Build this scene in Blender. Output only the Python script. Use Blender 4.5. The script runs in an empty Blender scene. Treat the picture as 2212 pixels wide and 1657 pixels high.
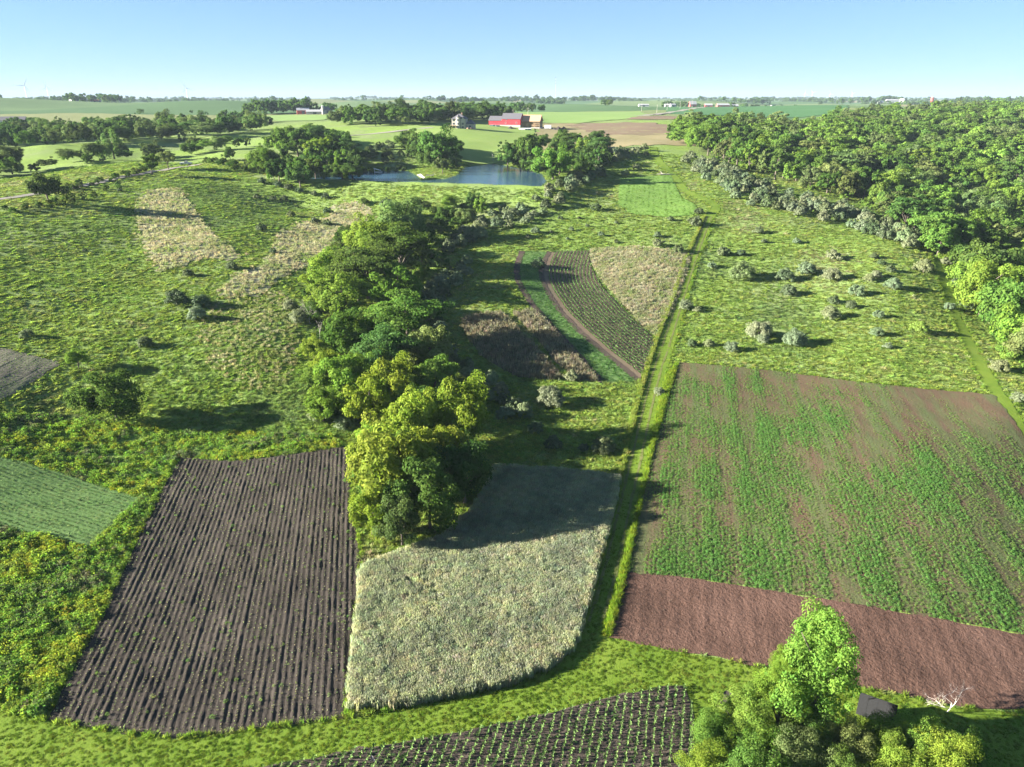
import bpy, bmesh, math, random
import numpy as np
from mathutils import Vector, Matrix
from mathutils.geometry import delaunay_2d_cdt

rng = np.random.default_rng(7)
random.seed(7)
scene = bpy.context.scene
COL = scene.collection
rad = math.radians

# ------------------------------------------------------------------ camera
FPX, CAMZ, HOR = 720.0, 60.0, 97.2
PITCH = math.atan((383.5 - HOR) / FPX)
cam_d = bpy.data.cameras.new('camera')
cam = bpy.data.objects.new('camera', cam_d)
COL.objects.link(cam)
cam.location = (0, 0, CAMZ)
cam.rotation_euler = (math.pi / 2 - PITCH, 0, 0)
cam_d.sensor_width = 36.0
cam_d.lens = 36.0 * FPX / 1024.0
cam_d.clip_start, cam_d.clip_end = 0.5, 90000
scene.camera = cam

# ------------------------------------------------------------------ world + sun
SUN_EL, SUN_SHADOW = rad(17.5), rad(5)
world = bpy.data.worlds.new('World')
scene.world = world
world.use_nodes = True
wn = world.node_tree.nodes
sky = wn.new('ShaderNodeTexSky')
sky.sky_type = 'NISHITA'
sky.sun_disc = False
sky.sun_elevation = SUN_EL
sky.sun_rotation = rad(180 + 90 - 5)
sky.altitude = 1000
sky.air_density = 0.6
sky.dust_density = 0.0
sky.ozone_density = 4.0
wn['Background'].inputs[1].default_value = 0.055
_tint = wn.new('ShaderNodeMix'); _tint.data_type = 'RGBA'; _tint.blend_type = 'MULTIPLY'
_tint.inputs[0].default_value = 1.0; _tint.inputs[7].default_value = (.70, .90, 1.01, 1)
_gam = wn.new('ShaderNodeGamma'); _gam.inputs[1].default_value = .55
world.node_tree.links.new(sky.outputs[0], _gam.inputs[0])
world.node_tree.links.new(_gam.outputs[0], _tint.inputs[6])
world.node_tree.links.new(_tint.outputs[2], wn['Background'].inputs[0])

sun_d = bpy.data.lights.new('sun', 'SUN')
sun_d.energy = 5.0
sun_d.angle = rad(0.53)
sun_d.color = (1.0, 0.93, 0.81)
sun = bpy.data.objects.new('sun', sun_d)
COL.objects.link(sun)
ldir = Vector((math.cos(SUN_SHADOW) * math.cos(SUN_EL), math.sin(SUN_SHADOW) * math.cos(SUN_EL), -math.sin(SUN_EL)))
sun.rotation_euler = ldir.to_track_quat('-Z', 'Y').to_euler()
sun.location = (-300, -40, 200)

vs = scene.view_settings
vs.view_transform, vs.look, vs.exposure, vs.gamma = 'Standard', 'None', 2.85, 1.0
vs.use_curve_mapping = False
cy = scene.cycles
cy.max_bounces, cy.diffuse_bounces, cy.glossy_bounces = 5, 3, 2
cy.transmission_bounces, cy.volume_bounces, cy.transparent_max_bounces = 3, 0, 4
cy.use_denoising = True
cy.denoiser = 'OPENIMAGEDENOISE'
cy.denoising_prefilter = 'ACCURATE'
cy.denoising_input_passes = 'RGB_ALBEDO_NORMAL'
cy.caustics_reflective = cy.caustics_refractive = False
cy.use_adaptive_sampling = True
cy.adaptive_threshold = 0.008

# ------------------------------------------------------------------ pixel <-> world (photo pixels at 2211 wide)
K = 1024.0 / 2211.0
cP, sP = math.cos(PITCH), math.sin(PITCH)
def ray(dx, dy):
    x = (np.asarray(dx, float) * K - 512.0) / FPX
    y = (383.5 - np.asarray(dy, float) * K) / FPX
    d = np.stack([x, cP + y * sP, -sP + y * cP], -1)
    return d / d[..., 1:2]          # y component = 1
def px_of(p):
    v = np.asarray(p, float) - np.array([0, 0, CAMZ])
    f = v[..., 1] * cP - v[..., 2] * sP
    u = v[..., 1] * sP + v[..., 2] * cP
    return (512 + FPX * v[..., 0] / f) / K, (383.5 - FPX * u / f) / K

# ------------------------------------------------------------------ terrain: height field from control points
CPD = [  # pixel x, pixel y, forward distance in metres
 (0,430,265),(200,395,310),(402,360,385),(470,366,360),(600,400,345),(300,520,235),(100,520,225),(500,520,240),
 (300,650,185),(600,650,190),(60,650,180),(200,780,150),(550,780,152),(0,860,130),
 (1050,620,205),(1200,540,250),(1415,725,178),(1300,830,147),(1250,900,133),
 (1525,462,285),(1440,378,370),(1410,318,440),(1300,440,300),(1150,480,275),
 (1700,600,222),(1900,700,180),(2000,530,245),(1750,470,280),(1560,400,340),(2180,880,128),(2100,760,162),(2300,1000,112),
 (900,432,318),(650,425,335),(1050,330,450),(1050,300,500),(990,277,540),(1110,275,590),(1230,295,540),(1400,300,520),(1400,265,640),
 (1250,250,800),(1500,255,720),(200,370,330),(600,308,480),(100,378,330),(300,345,390),(500,318,450),(100,310,430),(300,300,480),(500,283,535),(20,272,650),(100,247,950),(500,250,900),(700,262,700),
 (1700,262,800),(2050,245,900)]
for _dx in (-300, 300, 800, 1300, 1800, 2500):
    CPD += [(_dx,238,1050),(_dx,228,1900),(_dx,221,3500),(_dx,216.5,7000),(_dx,214,14000),(_dx,212,28000)]
CPZ = [(200,1500,0),(700,1500,0),(1200,1500,0),(1700,1500,0),(2100,1500,0),(100,1100,.6),(700,1100,0),(1250,1100,0),(1700,1100,1),
       (2100,1100,2),(120,880,2.5),(500,880,1.2),(1600,850,1.5),(2050,860,3)]
CPG = [  # pixel column, forward distance, height
 (900,130,0),(880,170,3),(870,210,7),(920,260,12),(980,300,16),
 (2200,200,1),(2200,260,2),(2000,300,8),(2200,350,8),(1800,350,18),(1650,380,22),(2000,420,20),(2200,450,22),(1850,520,29),(2100,600,33),
 (1700,480,28),(1500,420,29),(690,395,26),(1070,430,26),(820,385,24.5),(60,368,23.5),(300,428,26),(500,488,29),(100,500,29),(300,545,30),(500,590,33),(100,600,34),(400,640,36)]
P3 = []
for dx, dy, Y in CPD:
    r = ray(dx, dy); P3.append((r[0] * Y, Y, CAMZ + r[2] * Y))
for dx, dy, z in CPZ:
    r = ray(dx, dy); Y = (z - CAMZ) / r[2]; P3.append((r[0] * Y, Y, z))
for dx, Y, z in CPG:
    g = (dx * K - 512) / FPX; P3.append((g * (Y * cP + (CAMZ - z) * sP), Y, z))
for az in (-2.6, -1.9, -1.35, -1.0, 1.0, 1.35, 1.9, 2.6):
    for d, z in ((60,0),(150,3),(300,20),(600,34),(1500,42),(7000,38),(28000,37)):
        P3.append((math.sin(az) * d, math.cos(az) * d, z))
for az in np.linspace(-.9, .9, 7):
    for d in (35, 60):
        P3.append((math.sin(az) * d, math.cos(az) * d, 0))
P3 = np.array(P3)
def uv(x, y):
    d = np.hypot(x, y)
    return np.arctan2(x, y) * 1.8, np.log(np.maximum(d, 30.0) / 60.0)
_cu, _cv = uv(P3[:, 0], P3[:, 1])
def _phi(r2):
    return 0.5 * r2 * np.log(r2 + 1e-9)
def _solve():
    n = len(P3)
    A = np.zeros((n + 3, n + 3)); b = np.zeros(n + 3)
    r2 = (_cu[:, None] - _cu) ** 2 + (_cv[:, None] - _cv) ** 2
    A[:n, :n] = _phi(r2) + np.eye(n) * 0.004
    A[:n, n] = A[n, :n] = 1; A[:n, n + 1] = A[n + 1, :n] = _cu; A[:n, n + 2] = A[n + 2, :n] = _cv
    b[:n] = P3[:, 2]
    return np.linalg.solve(A, b)
_w = _solve()
def tps(x, y):
    u, v = uv(x, y)
    sh = u.shape; u = u.ravel(); v = v.ravel()
    out = np.empty_like(u)
    for i in range(0, len(u), 40000):
        a, c = u[i:i+40000, None], v[i:i+40000, None]
        out[i:i+40000] = _phi((a - _cu) ** 2 + (c - _cv) ** 2) @ _w[:-3] + _w[-3] + _w[-2] * u[i:i+40000] + _w[-1] * v[i:i+40000]
    return out.reshape(sh)
def sstep(a, b, x):
    t = np.clip((x - a) / (b - a), 0, 1); return t * t * (3 - 2 * t)
_nr = np.random.default_rng(3)
_NA = [(_nr.uniform(0, 6.28), 2 * math.pi / w, a, _nr.uniform(0, 6.28)) for w, a in
       ((900,4.4),(640,3.8),(450,3.2),(330,2.0),(1400,4.0),(2600,3.4))]
_NB = [(_nr.uniform(0, 6.28), 2 * math.pi / w, a, _nr.uniform(0, 6.28)) for w, a in ((34,.16),(21,.11),(13,.06),(60,.25))]
def undul(x, y):
    d = np.hypot(x, y)
    f = sum(a * np.sin((x * np.cos(t) + y * np.sin(t)) * k + p) for t, k, a, p in _NA)
    n = sum(a * np.sin((x * np.cos(t) + y * np.sin(t)) * k + p) for t, k, a, p in _NB)
    return f * sstep(650, 1600, d) + n * sstep(60, 160, d) * (1 - sstep(900, 1500, d))
def plane_pts(pix, z):
    r = ray([p[0] for p in pix], [p[1] for p in pix])
    Y = (z - CAMZ) / r[:, 2]
    return np.stack([r[:, 0] * Y, Y], -1)
def inside(px, py, poly):
    poly = np.asarray(poly); res = np.zeros(px.shape, bool)
    j = len(poly) - 1
    for i in range(len(poly)):
        xi, yi = poly[i]; xj, yj = poly[j]
        c = ((yi > py) != (yj > py)) & (px < (xj - xi) * (py - yi) / (yj - yi + 1e-12) + xi)
        res ^= c; j = i
    return res
def segdist(px, py, a, b):
    ax, ay = a; bx, by = b
    t = np.clip(((px - ax) * (bx - ax) + (py - ay) * (by - ay)) / ((bx - ax) ** 2 + (by - ay) ** 2 + 1e-12), 0, 1)
    return np.hypot(px - ax - t * (bx - ax), py - ay - t * (by - ay))
def polydist(px, py, poly, closed=True):
    d = np.full(px.shape, 1e9)
    n = len(poly)
    for i in range(n if closed else n - 1):
        d = np.minimum(d, segdist(px, py, poly[i], poly[(i + 1) % n]))
    return d
ZW = 24.2
POND = plane_pts([(615,388),(690,374),(760,371),(800,369),(850,368),(880,368),(897,376),(912,388),(960,386),(985,378),(1000,362),(1030,357),
                  (1058,353),(1090,357),(1118,363),(1150,366),(1172,378),(1180,392),(1168,404),(1100,401),(1000,398),(900,395),(760,391)], ZW)
DAM = plane_pts([(560,381),(640,385),(760,389),(900,393),(1000,396),(1100,399),(1190,402)], ZW + 1.0)
def height(x, y):
    x = np.asarray(x, float); y = np.asarray(y, float)
    h = tps(x, y) + undul(x, y)
    near = (np.hypot(x, y - 380) < 260)
    if near.any():
        xn, yn = x[near], y[near]; hn = h[near]
        dd = polydist(xn, yn, DAM, False)
        dp = polydist(xn, yn, POND)
        sd = np.where(inside(xn, yn, POND), -dp, dp)
        bank = ZW + np.clip(0.12 * sd, -1.6, 9)
        t = sstep(0, 30, sd)
        hn = np.where(sd < 30, bank * (1 - t) + hn * t, hn)
        hn = np.where(sd < 0, np.minimum(bank, ZW - 0.15), np.maximum(hn, ZW + 0.9 - np.maximum(0, dd - 2.0) / 2.8))
        h[near] = hn
    return h
_ST = np.exp(np.linspace(math.log(30), math.log(27000), 900))
def hit(dx, dy, off=0.0):
    """first point where the pixel's ray meets the terrain raised by off"""
    dx = np.atleast_1d(np.asarray(dx, float)); dy = np.atleast_1d(np.asarray(dy, float))
    r = ray(dx, dy)
    X = r[:, None, 0] * _ST; Y = np.ones((len(dx), 1)) * _ST; Z = CAMZ + r[:, None, 2] * _ST
    g = Z - height(X, Y) - off
    neg = g < 0
    i = np.where(neg.any(1), neg.argmax(1), len(_ST) - 1)
    i = np.maximum(i, 1)
    a = np.arange(len(dx))
    t0, t1 = _ST[i - 1], _ST[i]
    for _ in range(12):
        tm = (t0 + t1) / 2
        gm = CAMZ + r[:, 2] * tm - height(r[:, 0] * tm, tm) - off
        t0 = np.where(gm > 0, tm, t0); t1 = np.where(gm > 0, t1, tm)
    t = (t0 + t1) / 2
    x, y = r[:, 0] * t, t
    return np.stack([x, y, height(x, y)], -1)
def dens(pix, step=25.0, closed=True):
    out = []
    n = len(pix)
    for i in range(n if closed else n - 1):
        a, b = np.array(pix[i], float), np.array(pix[(i + 1) % n], float)
        m = max(1, int(np.hypot(*(b - a)) / step))
        out += [tuple(a + (b - a) * k / m) for k in range(m)]
    if not closed: out.append(tuple(pix[-1]))
    return out
def region(pix, off=0.0, step=25.0, closed=True):
    q = dens(pix, step, closed)
    return hit([p[0] for p in q], [p[1] for p in q], off)[:, :2]

# ------------------------------------------------------------------ tagging / mesh helpers
def tag(o, label=None, cat=None, group=None, kind=None):
    if label: o['label'] = label
    if cat: o['category'] = cat
    if group: o['group'] = group
    if kind: o['kind'] = kind
    return o
def mesh_obj(name, verts, faces, mat=None, parent=None, smooth=False, link=True):
    me = bpy.data.meshes.new(name)
    me.from_pydata([tuple(v) for v in verts], [], [tuple(f) for f in faces])
    if smooth: me.polygons.foreach_set('use_smooth', [True] * len(me.polygons))
    for m in (mat if isinstance(mat, (list, tuple)) else [mat]):
        if m: me.materials.append(m)
    o = bpy.data.objects.new(name, me)
    if link: COL.objects.link(o)
    if parent: o.parent = parent
    return o
def np_mesh(name, V, F, mats=(), fattr=None, smooth=False, midx=None):
    """fast mesh from numpy: F is (n,3) or (n,4)"""
    me = bpy.data.meshes.new(name)
    V = np.asarray(V, np.float32); F = np.asarray(F, np.int32); k = F.shape[1]
    me.vertices.add(len(V)); me.vertices.foreach_set('co', V.ravel())
    me.loops.add(F.size); me.loops.foreach_set('vertex_index', F.ravel())
    me.polygons.add(len(F)); me.polygons.foreach_set('loop_start', np.arange(0, F.size, k, dtype=np.int32))
    me.polygons.foreach_set('loop_total', np.full(len(F), k, np.int32))
    if smooth: me.polygons.foreach_set('use_smooth', np.ones(len(F), bool))
    if midx is not None: me.polygons.foreach_set('material_index', np.asarray(midx, np.int32))
    me.update(calc_edges=True)
    for m in mats: me.materials.append(m)
    if fattr is not None:
        for nm, arr in fattr.items():
            a = me.attributes.new(nm, 'FLOAT', 'FACE'); a.data.foreach_set('value', np.asarray(arr, np.float32))
    return me
def add(name, me, parent=None, loc=None):
    o = bpy.data.objects.new(name, me); COL.objects.link(o)
    if parent: o.parent = parent
    if loc is not None: o.location = loc
    return o
def empty(name, loc, rz=0):
    o = bpy.data.objects.new(name, None); COL.objects.link(o)
    o.location = loc; o.rotation_euler = (0, 0, rz); o.empty_display_size = .5
    return o

# ------------------------------------------------------------------ materials
def newmat(name):
    m = bpy.data.materials.new(name); m.use_nodes = True
    nt = m.node_tree; nt.nodes.clear()
    out = nt.nodes.new('ShaderNodeOutputMaterial')
    return m, nt, out
def N(nt, t, **kw):
    n = nt.nodes.new(t)
    for k, v in kw.items():
        if k.startswith('i_'):
            key = k[2:]; n.inputs[int(key) if key.isdigit() else key].default_value = v
        else: setattr(n, k, v)
    return n
def c4(c): return (c[0], c[1], c[2], 1)
def ramp(nt, fac, stops):
    r = N(nt, 'ShaderNodeValToRGB'); e = r.color_ramp.elements
    while len(e) < len(stops): e.new(0.5)
    for i, (p, c) in enumerate(stops): e[i].position = p; e[i].color = c4(c)
    nt.links.new(fac, r.inputs[0]); return r.outputs[0]
def mixc(nt, f, a, b, mode='MIX'):
    m = N(nt, 'ShaderNodeMix', data_type='RGBA', blend_type=mode)
    for s, v in ((m.inputs[0], f), (m.inputs[6], a), (m.inputs[7], b)):
        if hasattr(v, 'is_output'): nt.links.new(v, s)
        elif isinstance(v, (int, float)): s.default_value = v
        else: s.default_value = c4(v)
    return m.outputs[2]
def noise(nt, vec, scale, detail=4, rough=.6, dist=0):
    n = N(nt, 'ShaderNodeTexNoise'); n.inputs['Scale'].default_value = scale
    n.inputs['Detail'].default_value = detail; n.inputs['Roughness'].default_value = rough
    n.inputs['Distortion'].default_value = dist
    nt.links.new(vec, n.inputs['Vector']); return n.outputs[0]
def wpos(nt):
    return N(nt, 'ShaderNodeNewGeometry').outputs['Position']
def rows_vec(nt, vec, ang, sx, sy):
    m = N(nt, 'ShaderNodeMapping', vector_type='POINT')
    r1 = N(nt, 'ShaderNodeVectorRotate', rotation_type='Z_AXIS'); r1.inputs['Angle'].default_value = ang
    nt.links.new(vec, r1.inputs['Vector']); nt.links.new(r1.outputs[0], m.inputs['Vector'])
    m.inputs['Scale'].default_value = (sx, sy, 1); return m.outputs[0]
def soilmat(name, stops, scale=.25, fine=3.0, bump=.35, ang=0, streak=None, rough=1.0, bdist=.15):
    """matt ground material: broad patches + fine grain, optional streaks along rows"""
    m, nt, out = newmat(name)
    p = wpos(nt)
    a = noise(nt, p, scale, 5, .6)
    b = noise(nt, p, fine, 4, .7)
    f = N(nt, 'ShaderNodeMath', operation='MULTIPLY_ADD', i_1=.45); nt.links.new(b, f.inputs[0])
    mm = N(nt, 'ShaderNodeMath', operation='MULTIPLY', i_1=.55); nt.links.new(a, mm.inputs[0]); nt.links.new(mm.outputs[0], f.inputs[2])
    fac = f.outputs[0]
    if streak:
        s = noise(nt, rows_vec(nt, p, ang, streak[0], streak[1]), 1.0, 4, .65)
        g = N(nt, 'ShaderNodeMix', data_type='FLOAT'); g.inputs[0].default_value = streak[2]
        nt.links.new(fac, g.inputs[2]); nt.links.new(s, g.inputs[3]); fac = g.outputs[0]
    col = ramp(nt, fac, stops)
    d = N(nt, 'ShaderNodeBsdfPrincipled'); d.inputs['Roughness'].default_value = rough
    d.inputs['Specular IOR Level'].default_value = .08
    nt.links.new(col, d.inputs['Base Color'])
    if bump:
        bp = N(nt, 'ShaderNodeBump'); bp.inputs['Strength'].default_value = bump; bp.inputs['Distance'].default_value = bdist
        nt.links.new(b, bp.inputs['Height']); nt.links.new(bp.outputs[0], d.inputs['Normal'])
    nt.links.new(d.outputs[0], out.inputs[0]); return m
def plain(name, c, rough=.7, metal=0, var=.12, scale=1.5):
    m, nt, out = newmat(name)
    tc = N(nt, 'ShaderNodeTexCoord').outputs['Object']
    n = noise(nt, tc, scale, 5, .65)
    col = ramp(nt, n, [(.3, [v * (1 - var) for v in c]), (.7, [min(1, v * (1 + var)) for v in c])])
    d = N(nt, 'ShaderNodeBsdfPrincipled'); d.inputs['Roughness'].default_value = rough; d.inputs['Metallic'].default_value = metal
    nt.links.new(col, d.inputs['Base Color']); nt.links.new(d.outputs[0], out.inputs[0]); return m
def leafmat(name, mode, trans=.32, gloss=0.0):
    """mode 'object': tint from the object's own colour; 'inst': tint carried by each scattered clump"""
    m, nt, out = newmat(name)
    if mode == 'object': base = N(nt, 'ShaderNodeObjectInfo').outputs['Color']
    else:
        at = N(nt, 'ShaderNodeAttribute', attribute_type='INSTANCER', attribute_name='tint'); base = at.outputs['Color']
    lv = N(nt, 'ShaderNodeAttribute', attribute_type='GEOMETRY', attribute_name='lv').outputs['Fac']
    hv = N(nt, 'ShaderNodeAttribute', attribute_type='GEOMETRY', attribute_name='hv').outputs['Fac']
    k = N(nt, 'ShaderNodeMapRange'); k.inputs[3].default_value = .7; k.inputs[4].default_value = 1.3; nt.links.new(lv, k.inputs[0])
    cc = N(nt, 'ShaderNodeVectorMath', operation='SCALE'); nt.links.new(base, cc.inputs[0]); nt.links.new(k.outputs[0], cc.inputs['Scale'])
    h = N(nt, 'ShaderNodeHueSaturation'); hm = N(nt, 'ShaderNodeMapRange'); hm.inputs[3].default_value = .475; hm.inputs[4].default_value = .52
    nt.links.new(hv, hm.inputs[0]); nt.links.new(hm.outputs[0], h.inputs['Hue']); nt.links.new(cc.outputs[0], h.inputs['Color'])
    a = N(nt, 'ShaderNodeBsdfDiffuse'); b = N(nt, 'ShaderNodeBsdfTranslucent')
    nt.links.new(h.outputs[0], a.inputs[0])
    tcol = mixc(nt, .45, h.outputs[0], (.85, 1.0, .25), 'MULTIPLY'); 
    sc2 = N(nt, 'ShaderNodeVectorMath', operation='SCALE'); sc2.inputs['Scale'].default_value = 1.25; nt.links.new(tcol, sc2.inputs[0])
    nt.links.new(sc2.outputs[0], b.inputs[0])
    mx = N(nt, 'ShaderNodeMixShader'); mx.inputs[0].default_value = trans
    nt.links.new(a.outputs[0], mx.inputs[1]); nt.links.new(b.outputs[0], mx.inputs[2])
    sh = mx.outputs[0]
    if gloss:
        g = N(nt, 'ShaderNodeBsdfGlossy'); g.inputs['Roughness'].default_value = .45
        m2 = N(nt, 'ShaderNodeMixShader'); m2.inputs[0].default_value = gloss
        nt.links.new(sh, m2.inputs[1]); nt.links.new(g.outputs[0], m2.inputs[2]); sh = m2.outputs[0]
    nt.links.new(sh, out.inputs[0]); return m
M_LEAF = leafmat('leaf', 'object', .42)
M_SILV = leafmat('silver_leaf', 'object', .22, .02)
M_TUFT = leafmat('tuft', 'inst', .5)
M_BARK = plain('bark', (.10, .082, .065), .95, var=.35, scale=4)
M_DEAD = plain('dead_wood', (.36, .33, .29), .9, var=.2, scale=3)
# ------------------------------------------------------------------ ground sheet
def build_ground():
    az = np.concatenate([np.linspace(-math.pi, -.86, 60, endpoint=False), np.linspace(-.86, .86, 460, endpoint=False), np.linspace(.86, math.pi, 60)])
    r = np.concatenate([[3, 8, 14], np.exp(np.linspace(math.log(20), math.log(25000), 470))])
    A, R = np.meshgrid(az, r)
    X, Y = np.sin(A) * R, np.cos(A) * R
    Z = height(X, Y)
    na, nr = len(az), len(r)
    V = np.stack([X.ravel(), Y.ravel(), Z.ravel()], -1)
    i, j = np.meshgrid(np.arange(na - 1), np.arange(nr - 1))
    a = (j * na + i).ravel()
    F = np.stack([a, a + 1, a + na + 1, a + na], -1)[:, ::-1]
    # meadow / far-country material
    m, nt, out = newmat('meadow_ground')
    p = wpos(nt)
    n1 = noise(nt, p, .035, 5, .6); n2 = noise(nt, p, .5, 5, .7); n3 = noise(nt, p, 2.2, 3, .7)
    near = ramp(nt, n1, [(.30, (.145, .215, .05)), (.45, (.18, .255, .062)), (.56, (.165, .225, .075)), (.70, (.21, .24, .115))])
    near = mixc(nt, n2, mixc(nt, .6, near, (.6, .68, .5), 'MULTIPLY'), near)
    # far country: large fields of different crops
    mp = N(nt, 'ShaderNodeMapping'); nt.links.new(p, mp.inputs[0]); mp.inputs['Rotation'].default_value = (0, 0, .2)
    mp.inputs['Scale'].default_value = (.0016, .0030, .001)
    wob = N(nt, 'ShaderNodeMix', data_type='VECTOR'); wob.inputs[0].default_value = .05
    nn = N(nt, 'ShaderNodeTexNoise'); nn.inputs['Scale'].default_value = .004; nt.links.new(p, nn.inputs['Vector'])
    nt.links.new(mp.outputs[0], wob.inputs[4]); nt.links.new(nn.outputs[1], wob.inputs[5])
    vo = N(nt, 'ShaderNodeTexVoronoi', feature='F1', distance='CHEBYCHEV'); vo.inputs['Scale'].default_value = 1.0
    nt.links.new(wob.outputs[1], vo.inputs['Vector'])
    sp = N(nt, 'ShaderNodeSeparateColor'); nt.links.new(vo.outputs['Color'], sp.inputs[0])
    farc = ramp(nt, sp.outputs[0], [(.0, (.06, .11, .05)), (.36, (.075, .13, .055)), (.55, (.11, .155, .06)), (.70, (.085, .135, .06)), (.90, (.15, .18, .075)), (.965, (.19, .165, .10))])
    farc = mixc(nt, .35, farc, ramp(nt, noise(nt, p, .006, 5, .6), [(.35, (.6, .7, .6)), (.65, (1.2, 1.15, 1.0))]), 'MULTIPLY')
    ln = N(nt, 'ShaderNodeVectorMath', operation='LENGTH'); nt.links.new(p, ln.inputs[0])
    fr = N(nt, 'ShaderNodeMapRange'); fr.inputs[1].default_value = 620; fr.inputs[2].default_value = 800; nt.links.new(ln.outputs['Value'], fr.inputs[0])
    col = mixc(nt, fr.outputs[0], near, farc)
    d = N(nt, 'ShaderNodeBsdfPrincipled'); d.inputs['Roughness'].default_value = 1; d.inputs['Specular IOR Level'].default_value = .05
    nt.links.new(col, d.inputs['Base Color'])
    bp = N(nt, 'ShaderNodeBump'); bp.inputs['Strength'].default_value = .9; bp.inputs['Distance'].default_value = .35
    ad = N(nt, 'ShaderNodeMath', operation='ADD'); nt.links.new(n2, ad.inputs[0]); nt.links.new(n3, ad.inputs[1])
    nt.links.new(ad.outputs[0], bp.inputs['Height']); nt.links.new(bp.outputs[0], d.inputs['Normal'])
    nt.links.new(d.outputs[0], out.inputs[0])
    o = add('ground', np_mesh('ground', V, F, [m], smooth=True)); tag(o, 'rolling green meadow and farmland', None, kind='structure')
build_ground()

# ------------------------------------------------------------------ field sheets
NOT_MEADOW = []      # world polygons kept free of tall grass
def jitter_ring(P, amp, step):
    out = []
    n = len(P)
    for i in range(n):
        a, b = P[i], P[(i + 1) % n]
        L = np.hypot(*(b - a)); m = max(1, int(L / step))
        nrm = np.array([-(b - a)[1], (b - a)[0]]) / (L + 1e-9)
        for k in range(m):
            out.append(a + (b - a) * k / m + (nrm * rng.normal(0, amp) if (k or True) else 0))
    return np.array(out)
def sheet(name, P, mat, off, ang=0.0, su=2.0, sv=2.0, zfun=None, amp=.12, estep=1.2, label=None, keep=True, smooth=True, parent=None, ring=True):
    """ground sheet over the world polygon P; grid of su (across) by sv (along rows) laid at angle ang"""
    P = np.asarray(P)
    if ring: B = jitter_ring(P, amp, estep)
    else: B = P
    ca, sa = math.cos(ang), math.sin(ang)
    U, W = P[:, 0] * ca - P[:, 1] * sa, P[:, 0] * sa + P[:, 1] * ca     # W runs along rows
    gu, gw = np.meshgrid(np.arange(U.min(), U.max(), su), np.arange(W.min(), W.max(), sv))
    gx, gy = (gu * ca + gw * sa).ravel(), (-gu * sa + gw * ca).ravel()
    k = inside(gx, gy, B); gx, gy = gx[k], gy[k]
    k = polydist(gx, gy, B) > min(su, sv) * .35; gx, gy = gx[k], gy[k]
    c0 = B.mean(0)
    pts = [Vector((float(a), float(b))) for a, b in B - c0] + [Vector((float(a), float(b))) for a, b in zip(gx - c0[0], gy - c0[1])]
    n = len(B)
    vo, _, fo, *_r = delaunay_2d_cdt(pts, [(i, (i + 1) % n) for i in range(n)], [], 1, 1e-4)
    V = np.array([(v[0], v[1]) for v in vo]) + c0
    z = height(V[:, 0], V[:, 1]) + off + np.hypot(V[:, 0], V[:, 1]) * .00035
    if zfun is not None:
        u = V[:, 0] * ca - V[:, 1] * sa; w = V[:, 0] * sa + V[:, 1] * ca
        e = np.clip(polydist(V[:, 0], V[:, 1], B) / .8, 0, 1)
        z = z + zfun(u, w) * e
    F = np.array([f for f in fo if len(f) == 3])
    o = add(name, np_mesh(name, np.column_stack([V, z]), F, [mat], smooth=smooth), parent)
    if not parent: tag(o, label, None, kind='structure')
    if keep: NOT_MEADOW.append(P)
    return o
def row_angle(a, b):
    """angle whose W axis runs along the world line under two pixels"""
    p = hit([a[0], b[0]], [a[1], b[1]]); d = p[1] - p[0]
    return math.atan2(d[0], d[1])
def ribbon(P, w):
    """polygon around the centre line P of half widths w"""
    P = np.asarray(P); T = np.gradient(P, axis=0); T /= np.linalg.norm(T, axis=1)[:, None] + 1e-9
    Nn = np.stack([-T[:, 1], T[:, 0]], -1); w = np.broadcast_to(w, (len(P),))[:, None]
    return np.concatenate([P + Nn * w, (P - Nn * w)[::-1]])

# --- water
wm, nt, out = newmat('pond_water')
d = N(nt, 'ShaderNodeBsdfPrincipled'); d.inputs['Base Color'].default_value = (.028, .07, .115, 1); d.inputs['Roughness'].default_value = .06
d.inputs['IOR'].default_value = 1.33
bp = N(nt, 'ShaderNodeBump'); bp.inputs['Strength'].default_value = .45; bp.inputs['Distance'].default_value = .16
nt.links.new(noise(nt, rows_vec(nt, wpos(nt), .3, .5, 1.6), 1.0, 3, .6), bp.inputs['Height']); nt.links.new(bp.outputs[0], d.inputs['Normal'])
nt.links.new(d.outputs[0], out.inputs[0])
def build_water():
    c = POND.mean(0); B = c + (POND - c) * 1.04
    me = bpy.data.meshes.new('pond_water'); bm = bmesh.new()
    f = bm.faces.new([bm.verts.new((x, y, ZW)) for x, y in B]); 
    bmesh.ops.triangulate(bm, faces=[f]); 
    for q in bm.faces:
        if q.normal.z < 0: q.normal_flip()
    bm.to_mesh(me); bm.free(); me.materials.append(wm)
    o = add('pond_water', me); tag(o, 'still farm pond behind the grassy dam', None, kind='structure')
build_water()
NOT_MEADOW.append(POND)

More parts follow.
